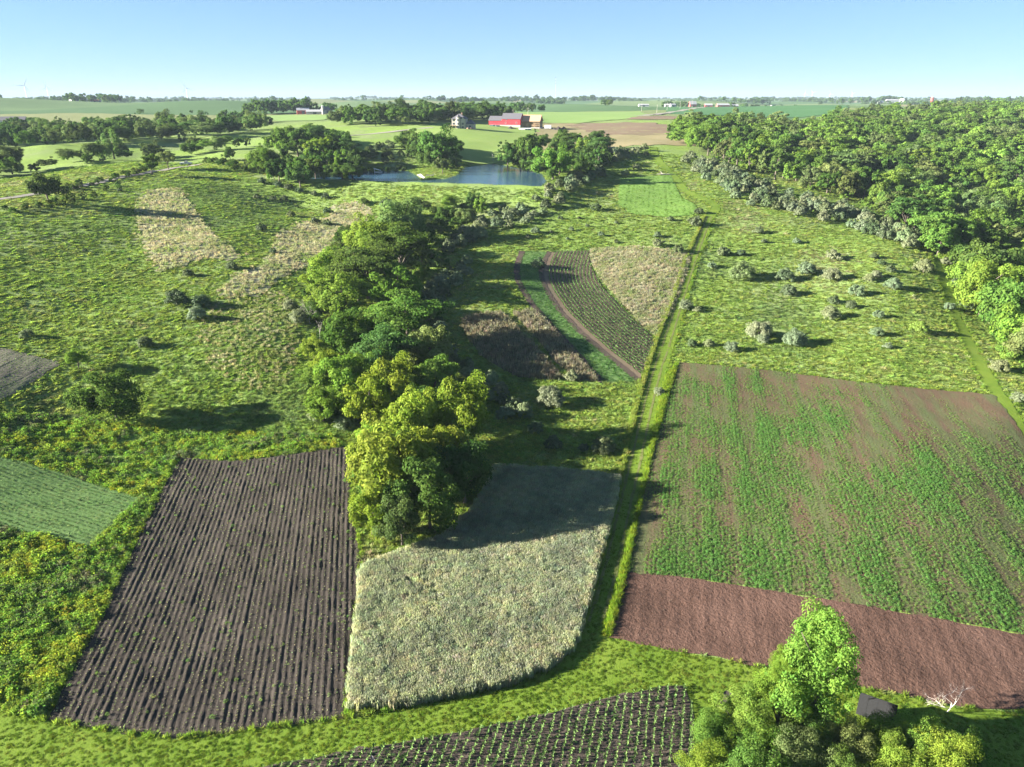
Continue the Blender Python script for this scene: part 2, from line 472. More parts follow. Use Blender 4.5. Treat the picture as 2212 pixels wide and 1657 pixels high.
# --- materials of the fields
MS_PLOW = soilmat('plowed_soil', [(.3, (.02, .0165, .0135)), (.5, (.042, .0355, .030)), (.62, (.058, .049, .041)), (.78, (.17, .15, .125))], .12, 5.0, .7)
MS_RED = soilmat('bare_red_soil', [(.3, (.04, .024, .018)), (.5, (.086, .050, .038)), (.66, (.115, .069, .054)), (.82, (.23, .17, .13))], .10, 2.2, 1.0, bdist=.35)
MS_BROWN = soilmat('brown_soil_strip', [(.3, (.035, .026, .024)), (.7, (.10, .07, .058))], .2, 3.0, .5)
MS_MOWN = soilmat('mown_grass', [(.28, (.05, .09, .010)), (.45, (.085, .14, .015)), (.6, (.12, .17, .022)), (.75, (.14, .165, .045))], .22, 6.0, .5)
MS_RYE = soilmat('grain_field_floor', [(.3, (.06, .06, .035)), (.7, (.14, .135, .08))], .2, 4, .4)
MS_TAN = soilmat('dry_grass_floor', [(.3, (.15, .175, .075)), (.5, (.22, .21, .135)), (.7, (.28, .255, .185))], .2, 4, .5)
MS_BRIGHT = soilmat('clover_floor', [(.3, (.085, .16, .03)), (.5, (.11, .195, .038)), (.7, (.145, .22, .055))], .15, 3, .4)
MS_ALF = soilmat('alfalfa_floor', [(.3, (.055, .11, .035)), (.5, (.085, .15, .045)), (.7, (.12, .18, .06))], .15, 2.5, .6)
MS_GRAVEL = soilmat('gravel', [(.3, (.17, .155, .13)), (.7, (.27, .255, .225))], .3, 4, .3)
MS_LAWN = soilmat('lawn', [(.3, (.13, .20, .05)), (.55, (.165, .23, .06)), (.72, (.2, .245, .09))], .05, .8, .2)
MS_HAY = soilmat('hillside_stubble', [(.3, (.14, .135, .065)), (.5, (.19, .165, .085)), (.7, (.225, .19, .12))], .04, .5, .3)
MS_MAROON = soilmat('maroon_stubble', [(.3, (.12, .09, .06)), (.5, (.145, .105, .072)), (.66, (.15, .135, .07))], .03, .5, .3)
MS_LGREEN = soilmat('light_green_field', [(.3, (.12, .20, .055)), (.7, (.17, .24, .075))], .02, .3, .2)
MS_DGREEN = soilmat('dark_green_field', [(.3, (.04, .105, .04)), (.7, (.06, .135, .05))], .02, .3, .2)

MS_RUT = soilmat('worn_rut', [(.3, (.07, .095, .022)), (.6, (.12, .125, .045)), (.8, (.16, .135, .08))], .5, 4, .4)
def smooth_line_(P, n=4):
    P = P.copy()
    for _ in range(n): P[1:-1] = .25 * P[:-2] + .5 * P[1:-1] + .25 * P[2:]
    return P
# --- the mown grass at the front
mown_pix = [(-260,1490),(-60,1520),(40,1545),(110,1560),(190,1574),(290,1589),(395,1596),(500,1584),(640,1566),(745,1554),(850,1533),(1000,1504),(1100,1484),
  (1180,1452),(1235,1408),(1262,1330),(1288,1240),(1318,1120),(1342,1030),(1372,900),(1388,840),(1412,760),(1430,710),(1458,640),(1482,560),(1508,503),(1522,468),
  (1542,462),(1528,505),(1506,560),(1482,640),(1470,690),(1452,760),(1438,810),(1416,900),(1392,1020),(1370,1120),(1348,1210),(1325,1300),(1312,1372),
  (1480,1410),(1620,1438),(1870,1489),(2080,1531),(2211,1540),(2500,1575),(2700,2000),(-500,2000)]
MOWN = region(mown_pix, 0, 30)
sheet('mown_grass_path', MOWN, MS_MOWN, .05, 0, 3, 3, None, .10, 1.5, 'mown grass headland and track between the fields')
trackR = region([(1985,500),(2015,545),(2035,600),(2062,680),(2100,760),(2140,830),(2180,890),(2230,970),(2330,1120)], 0, 20, False)
TRACKR = ribbon(trackR, 1.5)
sheet('mown_grass_track', TRACKR, MS_MOWN, .05, 0, 2, 2, None, .1, 1.5, 'mown grass track along the edge of the wood')
ring = region([(1530,470),(1545,452),(1535,436),(1500,422),(1478,412),(1462,390),(1446,372),(1425,352),(1413,335),(1410,318)], 0, 12, False)
RING = ribbon(ring, 2.0)
sheet('mown_grass_track', RING, MS_MOWN, .05, 0, 2, 2, None, .1, 1.5, 'mown grass track climbing past the bright green plot')

ctr = smooth_line_(region([(1286,1345),(1316,1240),(1346,1110),(1370,1005),(1396,890),(1418,800),(1442,735),(1466,655),(1490,580),(1515,510),(1532,468)], 0, 15, False))
for off in (-.8, .8):
    T_ = np.gradient(ctr, axis=0); T_ /= np.linalg.norm(T_, axis=1)[:, None]
    sheet('wheel_rut', ribbon(ctr + np.stack([-T_[:, 1], T_[:, 0]], -1) * off, .22), MS_RUT, .075, 0, 1, 1, None, .06, 1.0, 'faint worn wheel rut in the mown grass track', False)
# --- plowed field with ridges
PLOW = region([(390,988),(430,991),(505,996),(590,986),(690,973),(752,964),(755,1050),(764,1130),(777,1200),(772,1300),(757,1450),(742,1550),(640,1562),(500,1580),
  (395,1592),(290,1585),(190,1570),(105,1555),(140,1480),(230,1310),(310,1140),(360,1040)], 0, 20)
A_PLOW = .5 * (row_angle((560, 1570), (640, 985)) + row_angle((250, 1560), (480, 1000)))
def ridge(sp, amp, seed, ph=.0):
    r = np.random.default_rng(seed)
    def f(u, w):
        k = np.floor(u / sp)
        var = 1 + .35 * np.sin(k * 12.9898) * np.cos(k * 4.1)
        t = np.abs((u / sp + ph) % 1 - .5) * 2
        return amp * var * (1 - t) ** 1.2 + r.normal(0, amp * .16, u.shape) + .03 * np.sin(w * .7 + k)
    return f
sheet('plowed_field', PLOW, MS_PLOW, .09, A_PLOW, .18, 1.0, ridge(.72, .12, 1), .15, .8, 'dark plowed field ridged in parallel furrows', smooth=False)

# --- reddish bare soil and patchy green crop on the right
bord = [(1350,1237),(1480,1247),(1600,1266),(1800,1298),(2000,1332),(2211,1371),(2480,1420)]
RED = region(bord + [(2520,1590),(2211,1536),(2080,1529),(1870,1486),(1620,1436),(1480,1409),(1315,1378),(1330,1320)], 0, 30)
A_RED = row_angle((1600, 1240), (1560, 800))
sheet('bare_soil_field', RED, MS_RED, .09, A_RED, .4, .4, ridge(1.9, .06, 5), .15, 1.0, 'bare reddish brown tilled soil strip', smooth=False)
CROP = region([(1466,783),(1560,790),(1700,805),(1850,825),(2000,841),(2145,853),(2185,905),(2215,950),(2320,1090),(2480,1300)] + bord[::-1] +
              [(1372,1130),(1400,1000),(1432,890)], 0, 25)
MS_CROP = soilmat('patchy_crop_soil', [(.30, (.085, .047, .034)), (.45, (.08, .058, .036)), (.54, (.07, .075, .034)), (.68, (.065, .10, .035))], .06, 2.2, .8, A_RED, (.42, .035, .62))
sheet('patchy_crop_field', CROP, MS_CROP, .085, A_RED, .7, 1.6, ridge(1.4, .07, 9), .15, 1.0, 'reddish field thinly greened by young crop in lengthwise streaks', smooth=False)

# --- maize field at the bottom
MAIZE = region([(1503,1700),(1499,1600),(1494,1520),(1477,1482),(1440,1482),(1350,1499),(1200,1537),(1000,1580),(800,1616),(600,1650),(400,1700),(350,1990),(1560,1990)], 0, 25)
A_MAIZE = row_angle((1373, 1640), (1390, 1500))
MS_MAIZE = soilmat('maize_soil', [(.3, (.034, .027, .022)), (.5, (.066, .053, .044)), (.65, (.09, .072, .06)), (.8, (.19, .17, .14))], .2, 5, .7)
maize_o = sheet('maize_field', MAIZE, MS_MAIZE, .09, A_MAIZE, .25, 1.0, ridge(.86, .07, 2, .5), .12, .8, 'dark soil field planted with rows of young maize', smooth=False)

# --- grain field
RYE = region([(779,1236),(800,1222),(880,1192),(960,1165),(1015,1110),(1050,1060),(1066,1012),(1200,1020),(1338,1036),(1318,1120),(1286,1240),(1262,1330),(1240,1400),
  (1180,1448),(1100,1480),(1000,1500),(850,1528),(752,1532),(760,1440),(774,1320)], 0, 20)
sheet('grain_field', RYE, MS_RYE, .07, 0, 2, 2, None, .15, 1.0, 'pale ripening grain field beside the tree clump')

# --- left crops
GREENL = region([(-260,920),(0,988),(60,1000),(160,1030),(240,1058),(300,1076),(270,1110),(215,1160),(190,1186),(100,1160),(0,1138),(-260,1070)], 0, 20)
A_GL = row_angle((180, 1180), (0, 1120))
sheet('green_crop_field', GREENL, MS_ALF, .08, A_GL, .5, 1.2, ridge(1.0, .12, 4), .2, 1.0, 'blue green crop field in the weeds')
DARKL = region([(-300,700),(0,752),(60,765),(132,786),(90,812),(40,846),(0,864),(-300,1010)], 0, 20)
MS_DL = soilmat('seedling_soil', [(.3, (.06, .052, .045)), (.5, (.12, .11, .085)), (.7, (.10, .125, .06))], .1, 3, .6)
sheet('seedling_field', DARKL, MS_DL, .08, row_angle((100, 800), (0, 850)), .4, 1.5, ridge(.9, .12, 6), .2, 1.0, 'grey brown field corner lined with seedlings')

# --- contour strips in the middle
curveA = region([(1127,543),(1113,580),(1119,612),(1150,660),(1195,710),(1245,765),(1298,826)], 0, 8, False)
curveB = region([(1186,544),(1170,572),(1166,590),(1180,630),(1215,680),(1260,725),(1320,775),(1380,823)], 0, 8, False)
def smooth_line(P, n=5):
    P = P.copy()
    for _ in range(n): P[1:-1] = .25 * P[:-2] + .5 * P[1:-1] + .25 * P[2:]
    return P
curveA, curveB = smooth_line(curveA), smooth_line(curveB)
ALF = np.concatenate([curveA, curveB[::-1]])
sheet('alfalfa_strip', ALF, MS_ALF, .07, 0, 1.5, 1.5, None, .1, 1.0, 'smooth green alfalfa strip curving between two brown strips')
ROWC = np.concatenate([curveB, region([(1400,780),(1415,735),(1350,672),(1300,620),(1275,575),(1270,541)], 0, 15, False)])
MS_ROWC = soilmat('row_crop_soil', [(.3, (.085, .06, .045)), (.5, (.13, .10, .07)), (.7, (.11, .125, .06))], .1, 3, .6)
rowc_o = sheet('row_crop_field', ROWC, MS_ROWC, .08, 0, 1.2, 1.2, None, .1, 1.0, 'contour field of young crop rows curving down to the grass track')
sheet('bare_soil_strip', ribbon(curveA, .95), MS_BROWN, .13, 0, .7, .7, None, .12, .8, 'narrow bare brown strip along the dry stalks')
sheet('bare_soil_strip', ribbon(curveB, .8), soilmat('brown_soil_strip2', [(.3, (.04, .03, .025)), (.7, (.10, .075, .06))], .2, 3, .5), .13, 0, .7, .7, None, .12, .8, 'narrow bare brown strip beside the crop rows')
TANTRI = region([(1273,538),(1380,532),(1492,548),(1480,592),(1458,650),(1438,690),(1416,728),(1385,702),(1340,652),(1297,602),(1278,570)], 0, 15)
sheet('dry_grass_patch', TANTRI, MS_TAN, .06, 0, 2, 2, None, .3, 1.5, 'triangular patch of tan dry grass beside the grass track')
STALK1 = region([(995,705),(1005,685),(1080,675),(1108,700),(1150,745),(1190,790),(1215,822),(1120,815),(1040,770)], 0, 15)
STALK2 = region([(1108,676),(1155,672),(1200,718),(1248,775),(1292,824),(1240,822),(1195,775),(1150,720)], 0, 15)
MS_STALK = soilmat('stalk_floor', [(.3, (.07, .075, .04)), (.7, (.13, .12, .075))], .2, 4, .4)
sheet('dry_stalk_plot', STALK1, MS_STALK, .06, 0, 2, 2, None, .2, 1.5, 'plot of standing dry brown stalks near the tree draw')
sheet('dry_stalk_plot', STALK2, MS_STALK, .06, 0, 2, 2, None, .2, 1.5, 'strip of standing dry brown stalks along the bare brown strip')
BRIGHT = region([(1338,387),(1380,382),(1448,379),(1460,405),(1470,425),(1500,442),(1508,458),(1490,466),(1440,470),(1360,461),(1334,440)], 0, 12)
sheet('bright_green_plot', BRIGHT, MS_BRIGHT, .1, row_angle((1380, 450), (1385, 392)), 1.0, 2.5, ridge(2.3, .12, 8), .2, 1.5, 'bright green mown plot striped lengthwise on the ridge')
TANL = region([(318,412),(385,406),(425,465),(470,520),(518,552),(495,562),(440,556),(350,588),(305,520),(296,445)], 0, 15)
sheet('dry_grass_patch', TANL, MS_TAN, .06, 0, 3, 3, None, 1.0, 1.6, 'long tan dry grass patch on the open meadow slope')
TANM = region([(600,508),(650,484),(712,470),(722,442),(770,436),(800,452),(792,478),(735,505),(705,545),(660,575),(600,604),(560,640),(470,640),(520,590),(580,570),(596,540)], 0, 15)
sheet('dry_grass_patch', TANM, MS_TAN, .06, 0, 3, 3, None, 1.2, 1.6, 'ragged tan dry grass patch against the tree draw')

# --- roads
ROAD1 = ribbon(smooth_line(region([(-160,452),(0,431),(100,416),(190,400),(250,386),(300,377),(345,369),(405,359),(450,353)], 0, 15, False)), 1.7)
sheet('gravel_road', ROAD1, MS_GRAVEL, .1, 0, 2, 2, None, .15, 2, 'pale gravel road along the meadow edge')
ROAD2 = ribbon(smooth_line(region([(700,297),(760,293),(800,290),(840,286),(880,281),(905,278),(935,276)], 0, 10, False)), 2.2)
sheet('gravel_road', ROAD2, MS_GRAVEL, .1, 0, 3, 3, None, .15, 2, 'pale gravel drive running towards the house')

# --- hillsides beyond the pond
def colpoly(q):
    """polygon given as (pixel column, forward distance)"""
    q = np.array(q, float); g = (q[:, 0] * K - 512) / FPX; Y = q[:, 1]; z = np.full(len(q), 35.0)
    for _ in range(3):
        x = g * (Y * cP + (CAMZ - z) * sP); z = height(x, Y)
    return np.column_stack([x, Y])
LAWN = colpoly([(960,425),(1060,432),(1120,440),(1150,470),(1160,520),(1150,600),(940,600),(880,570),(880,520),(935,480)])
sheet('lawn', LAWN, MS_LAWN, .08, 0, 8, 8, None, .5, 6, 'green lawn sloping from the house to the pond')
HAY = colpoly([(1150,470),(1300,455),(1420,460),(1520,470),(1560,540),(1400,610),(1250,640),(1170,640),(1160,560)])
sheet('stubble_field', HAY, MS_HAY, .07, 0, 8, 8, None, 2.5, 6, 'tan stubble hillside below the barns')
sheet('stubble_field', colpoly([(1310,540),(1420,545),(1545,545),(1560,590),(1400,640),(1250,650),(1230,620)]), MS_MAROON, .16, 0, 8, 8, None, 3, 6, 'maroon brown band of stubble on the hillside')
sheet('stubble_field', colpoly([(1350,690),(1560,690),(1580,760),(1380,780)]), MS_MAROON, .16, 0, 8, 8, None, 1, 6, 'maroon stubble rise beyond the hillside pool')
sheet('green_field', colpoly([(1110,650),(1250,650),(1350,700),(1420,800),(1380,960),(1120,960)]), MS_LGREEN, .12, 0, 12, 12, None, 1, 10, 'light green field behind the timber frame')
sheet('green_field', colpoly([(1440,900),(1700,860),(1830,900),(1830,1300),(1560,1450),(1430,1300)]), MS_DGREEN, .12, 0, 14, 14, None, 1, 10, 'dark green field below the red roofed farm')
sheet('green_field', colpoly([(1590,640),(1790,640),(1820,730),(1600,740)]), MS_LGREEN, .12, 0, 12, 12, None, 1, 10, 'yellow green field at the edge of the far wood')
sheet('green_field', colpoly([(540,760),(620,730),(700,740),(740,830),(620,880),(530,850)]), MS_LGREEN, .12, 0, 12, 12, None, 1, 10, 'pale green domed field before the silo farm')
ROAD3 = ribbon(smooth_line(colpoly([(1375,780),(1400,850),(1425,930),(1470,1010),(1520,1100)])), 4)
sheet('gravel_road', ROAD3, MS_GRAVEL, .25, 0, 4, 4, None, .2, 5, 'gravel road cutting through a far green bank')
POOL = colpoly([(1442,575),(1480,572),(1500,580),(1480,590),(1445,590)])
sheet('pool_water', POOL, wm, .3, 0, 6, 6, None, .2, 5, 'small pool below the maroon hillside')
SAND = region([(900,378),(908,376),(918,384),(914,387)], 0, 4)
sheet('sand_beach', SAND, soilmat('sand', [(.3, (.5, .47, .4)), (.7, (.62, .58, .5))], .5, 3, .1), .06, 0, 1, 1, None, .1, 1, 'small pale sand beach on the pond spit')
# ------------------------------------------------------------------ leaves, tufts, trees (prototype meshes)
def quads(C, Nrm, size, r, asp=.62, up=None):
    """rhombic leaves at C facing Nrm"""
    n = len(C)
    Nrm = Nrm / (np.linalg.norm(Nrm, axis=1)[:, None] + 1e-9)
    T = r.normal(size=(n, 3)) if up is None else up + r.normal(0, .35, (n, 3))
    T -= Nrm * (T * Nrm).sum(1)[:, None]; T /= np.linalg.norm(T, axis=1)[:, None] + 1e-9
    B = np.cross(Nrm, T); s = size[:, None]
    V = np.stack([C - T * s, C - B * s * asp, C + T * s, C + B * s * asp], 1).reshape(-1, 3)
    return V, np.arange(4 * n).reshape(-1, 4)
def tube(path, rads, k=6):
    path = np.asarray(path, float); V = []; F = []
    for i, p in enumerate(path):
        t = path[min(i + 1, len(path) - 1)] - path[max(i - 1, 0)]; t /= np.linalg.norm(t) + 1e-9
        a = np.cross(t, (0, 0, 1.0)) if abs(t[2]) < .95 else np.cross(t, (1.0, 0, 0)); a /= np.linalg.norm(a); b = np.cross(t, a)
        for j in range(k):
            th = 2 * math.pi * j / k; V.append(p + rads[i] * (math.cos(th) * a + math.sin(th) * b))
    for i in range(len(path) - 1):
        for j in range(k):
            F.append((i * k + j, i * k + (j + 1) % k, (i + 1) * k + (j + 1) % k, (i + 1) * k + j))
    V.append(path[-1]); n = len(V) - 1; e = (len(path) - 1) * k
    F += [(e + j, e + (j + 1) % k, n, n) for j in range(k)]
    return np.array(V), np.array(F)
def join(parts):
    V = []; F = []; o = 0
    for v, f in parts: V.append(v); F.append(f + o); o += len(v)
    return np.concatenate(V), np.concatenate(F)
def tri_fix(F):
    return [tuple(f[:3]) if f[2] == f[3] else tuple(f) for f in F]
def wood_mesh(name, parts, mat):
    V, F = join(parts)
    me = bpy.data.meshes.new(name); me.from_pydata([tuple(v) for v in V], [], tri_fix(F)); me.materials.append(mat)
    me.polygons.foreach_set('use_smooth', [True] * len(me.polygons)); return me

def crown_mesh(name, seed, H, R, shape, npuff, nleaf, leaf, mat):
    """crown of leaf clumps on a branching frame; returns mesh and the clump centres"""
    r = np.random.default_rng(seed)
    D = r.normal(size=(npuff * 3, 3)); D /= np.linalg.norm(D, axis=1)[:, None]
    lo, cz, rz = {'round': (-.75, .56, .44), 'tall': (-.9, .54, .47), 'flat': (-.35, .66, .34), 'spread': (-.6, .55, .42),
                  'mound': (-.1, .22, .72), 'willow': (-.9, .52, .46), 'vase': (-.5, .62, .38)}[shape]
    D = D[D[:, 2] > lo][:npuff]
    n = len(D)
    # lopsided outline
    lob = 1 + .28 * np.sin(np.arctan2(D[:, 1], D[:, 0]) * 3 + seed) + .16 * np.sin(np.arctan2(D[:, 1], D[:, 0]) * 5 + 2 * seed) + .14 * np.sin(D[:, 2] * 6 + seed)
    if shape == 'mound': lob = 1 + (lob - 1) * .45
    rf = r.uniform(.45, 1, n) ** .55 * lob * .88
    if npuff >= 100 and shape == 'round': rf = np.minimum(r.uniform(.3, 1.08, n) ** .65 * lob * .88, 1.08)
    if shape == 'flat':       # tiers
        D[:, 2] = np.round(D[:, 2] * 3.2) / 3.2 + r.normal(0, .06, n)
    P = D * rf[:, None] * np.array([R, R, rz * H]); P[:, 2] += cz * H
    if shape == 'vase':
        k = np.clip(P[:, 2] / H, .2, 1); P[:, :2] *= (.45 + .75 * k)[:, None]
    if shape == 'mound': P[:, 2] = np.maximum(P[:, 2], .10 * H)
    pr = R * (r.uniform(.14, .26, n) if shape == 'mound' else r.uniform(.12, .34, n)) * (1.15 if npuff < 40 else .92)
    per = np.maximum(8, (nleaf * pr ** 2 / (pr ** 2).sum())).astype(int)
    idx = np.repeat(np.arange(n), per); m = len(idx)
    d = r.normal(size=(m, 3)); d[:, 2] += .35
    d /= np.linalg.norm(d, axis=1)[:, None]
    sq = {'flat': (1.25, .38), 'willow': (.8, 1.35), 'vase': (1.15, .55)}.get(shape, (1.0, .82))
    rr = r.uniform(.35, 1.08, m) ** .6
    C = P[idx] + d * (pr[idx] * rr)[:, None] * np.array([sq[0], sq[0], sq[1]])
    outw = C - np.array([0, 0, cz * H * .8]); outw /= np.linalg.norm(outw, axis=1)[:, None] + 1e-9
    nr = d * .8 + outw * .55 + r.normal(0, .55, (m, 3)); nr[:, 2] += .25
    if shape == 'mound' and mat is M_SILV: up = d * .4 + np.array([0, 0, 1.0])
    elif shape == 'willow': up = np.tile([0, 0, -1.0], (m, 1))
    else: up = None
    sz = leaf * r.uniform(.4, 1.5, m)
    V, F = quads(C, nr, sz, r, .42 if up is not None else .62, up)
    pl = r.uniform(0, 1, n); lv = np.clip(.5 * r.uniform(0, 1, m) + .5 * pl[idx], 0, 1); hv = np.clip(.6 * r.uniform(0, 1, m) + .4 * r.uniform(0, 1, n)[idx], 0, 1)
    keep = C[:, 2] > .02 * H
    V = V.reshape(-1, 4, 3)[keep].reshape(-1, 3); F = np.arange(len(V)).reshape(-1, 4)
    me = np_mesh(name, V, F, [mat], {'lv': lv[keep], 'hv': hv[keep]})
    return me, P
def trunk_mesh(name, seed, H, R, P, mat, base=.42, nl=9):
    r = np.random.default_rng(seed + 99)
    tr = max(.06, .026 * H); top = np.array([r.normal(0, .03 * H), r.normal(0, .03 * H), base * H + .18 * H])
    z = np.linspace(0, 1, 6)[:, None]; path = top * z + np.column_stack([np.sin(z[:, 0] * 5 + seed) * .012 * H, np.cos(z[:, 0] * 4) * .012 * H, 0 * z[:, 0]])
    path[0, 2] = -.3
    parts = [tube(path, np.array([1.5, 1.05, .95, .85, .7, .5]) * tr)]
    for i in r.choice(len(P), min(nl, len(P)), False):
        t = r.uniform(.35, 1); s = top * t; e = P[i]
        mid = (s + e) / 2 + np.array([0, 0, .04 * H]) + r.normal(0, .02 * H, 3)
        parts.append(tube([s, mid, e], np.array([.5, .33, .12]) * tr, 5))
    return wood_mesh(name, parts, mat)
def dead_mesh(name, seed, H, mat, depth=4, spread=.55, thin=.02):
    r = np.random.default_rng(seed); parts = []
    def grow(p, d, L, rd, k):
        q = p + d * L * .5 + r.normal(0, .05 * L, 3); e = q + (d + r.normal(0, .18, 3)) * L * .5
        parts.append(tube([p, q, e], np.array([1, .8, .55]) * rd, 5))
        if k == 0: return
        for _ in range(3 if k > 1 else 2):
            nd = d + r.normal(0, spread, 3); nd[2] += .25; nd /= np.linalg.norm(nd)
            grow(q if r.random() < .35 else e, nd, L * r.uniform(.55, .8), rd * .55, k - 1)
    grow(np.array([0, 0, -.2]), np.array([0, 0, 1.0]), H * .36, H * thin, depth)
    return wood_mesh(name, parts, mat)

# unit-height prototypes are scaled when placed:  kind -> list of (crown, trunk, R/H)
PROTO = {}
def proto(kind, shape, n, RH, npuff, nleaf, leaf, mat=None, seed=0, base=.42, H=10.0):
    L = []
    for i in range(n):
        cm, P = crown_mesh(kind + '_crown', seed + i, H, RH * H, shape, npuff, nleaf, leaf, mat or M_LEAF)
        L.append((cm, trunk_mesh(kind + '_trunk', seed + i, H, RH * H, P, M_BARK, base)))
    PROTO[kind] = (L, RH, H)
proto('broad', 'round', 5, .46, 46, 4600, .33, seed=10)
proto('spread', 'spread', 4, .58, 54, 5200, .34, seed=20)
proto('tall', 'tall', 4, .33, 40, 3600, .32, seed=30)
proto('walnut', 'flat', 3, .56, 46, 4600, .33, seed=40)
proto('willow', 'willow', 2, .50, 40, 4600, .36, seed=50)
proto('hero', 'round', 5, .52, 120, 30000, .115, seed=60)
proto('herotall', 'round', 1, .46, 130, 34000, .115, seed=66)
proto('near', 'round', 5, .58, 84, 12000, .23, seed=70)
proto('nearwal', 'flat', 3, .66, 60, 10000, .22, seed=80)
proto('vase', 'vase', 2, .55, 80, 14000, .21, seed=90, base=.2)
proto('far', 'round', 3, .50, 22, 420, .8, seed=100)
proto('bush', 'mound', 5, .68, 60, 4200, .48, M_SILV, seed=110, base=.1)
proto('nearbush', 'mound', 4, .68, 90, 9000, .33, M_SILV, seed=120, base=.1)
proto('gbush', 'mound', 3, .60, 34, 2600, .45, seed=130, base=.1)

G = {  # leaf colours
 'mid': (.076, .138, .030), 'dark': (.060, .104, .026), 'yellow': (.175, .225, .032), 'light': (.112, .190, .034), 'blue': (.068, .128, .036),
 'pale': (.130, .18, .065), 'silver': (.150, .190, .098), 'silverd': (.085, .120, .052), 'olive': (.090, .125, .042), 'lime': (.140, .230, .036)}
def jit(c, a=.14):
    k = 1 + random.uniform(-a, a)
    return (max(0, c[0] * k * (1 + random.uniform(-a, a))), max(0, c[1] * k), max(0, c[2] * k * (1 + random.uniform(-a, a))), 1)
TREES = []     # (x, y, R) of placed crowns, for spacing
QUEUE = []     # look-alikes: the largest in view become objects, the rest one mass
WORDC = {'mid': 'mid green', 'dark': 'dark green', 'yellow': 'yellow green', 'light': 'light green', 'blue': 'blue green', 'pale': 'pale grey green', 'silver': 'pale silver',
         'silverd': 'dull silver', 'olive': 'olive', 'lime': 'lime green'}
WORDS = {'broad': 'round', 'near': 'round', 'spread': 'wide', 'tall': 'slender', 'walnut': 'layered', 'nearwal': 'layered', 'willow': 'drooping', 'vase': 'open'}
def later(kind, x, y, H, col, name, label, cat, group, parts=True):
    QUEUE.append((kind, x, y, H, col, name, label, cat, group, parts)); TREES.append((x, y, PROTO[kind][1] * H))
def put_tree(kind, x, y, H, col, name, label, cat='tree', group=None, parts=True, rz=None, zs=1.0, lift=0.0):
    L, RH, H0 = PROTO[kind]
    cm, tm = random.choice(L)
    s = H / H0; z = float(height(np.array([x]), np.array([y]))[0]); rz = random.uniform(0, 6.28) if rz is None else rz
    if parts:
        e = empty(name, (x, y, z), rz); e.scale = (s, s, s * zs)
        c = add('crown' if cat == 'tree' else 'foliage', cm, e); c.color = jit(col); c.location.z = lift / (s * zs)
        t = add('trunk' if cat == 'tree' else 'stem', tm, e); t.scale.z = 1 + lift / (H * zs * 1.05)
    else:
        e = add(name, cm, None, (x, y, z)); e.rotation_euler = (0, 0, rz); e.scale = (s, s, s * zs); e.color = jit(col)
    tag(e, label, cat, group)
    TREES.append((x, y, RH * H)); return e
def flush_queue(limit_t, limit_b):
    for cat, lim, nm in (('tree', limit_t, 'tree_mass'), ('bush', limit_b, 'bush_mass'), ('shrub', 200, 'shrub_mass')):
        q = sorted([t for t in QUEUE if t[7] == cat], key=lambda t: -t[3] / math.hypot(t[1], t[2]))
        for kind, x, y, H, col, name, label, c, group, parts in q[:lim]:
            sz = {'tree': (7.5, 11.5), 'bush': (3.3, 4.1), 'shrub': (2.4, 3.6)}[cat]
            w = ('small ' if H < sz[0] else 'large ' if H > sz[1] else '') + WORDC[col] + (' ' + WORDS[kind] if kind in WORDS else '')
            put_tree(kind, x, y, H, G[col], name, w + ' ' + label, c, group, parts)
        rest = q[lim:]
        if rest:
            mass({'tree': 'small_tree_mass', 'bush': 'small_bush_mass', 'shrub': 'small_shrub_mass'}[cat], [(t[1], t[2]) for t in rest], None, None,
                 {'tree': 'farther trees of the groves too small to tell apart', 'bush': 'farther silver bushes of the thickets', 'shrub': 'low undergrowth'}[cat],
                 tuple(sorted(set(t[0] for t in rest))), [t[3] for t in rest], [t[4] for t in rest])
def at_crown(dx, dy, wpx, kind, cz=.55, zs=1.0):
    """base point and height of a tree whose crown centre is at a pixel and whose crown is wpx photo pixels wide"""
    L, RH, H0 = PROTO[kind]
    H = 8.0
    for _ in range(5):
        p = hit(dx, dy, cz * H * zs)[0]
        dep = p[1] * cP + (CAMZ - p[2]) * sP
        H = wpx * K * dep / FPX / (2 * RH)
    return p[0], p[1], H
def fill(poly, n, rmin, seed, avoid=None, dmax=None):
    """random points in a world polygon at least rmin apart"""
    r = np.random.default_rng(seed); P = np.asarray(poly); lo, hi = P.min(0), P.max(0)
    c = r.uniform(lo, hi, (n * 40, 2)); c = c[inside(c[:, 0], c[:, 1], P)]
    out = []
    for p in c:
        if len(out) >= n: break
        if all((p[0] - q[0]) ** 2 + (p[1] - q[1]) ** 2 > rmin ** 2 for q in out):
            if avoid is None or all((p[0] - a[0]) ** 2 + (p[1] - a[1]) ** 2 > (rmin * .75) ** 2 for a in avoid): out.append(p)
    return out

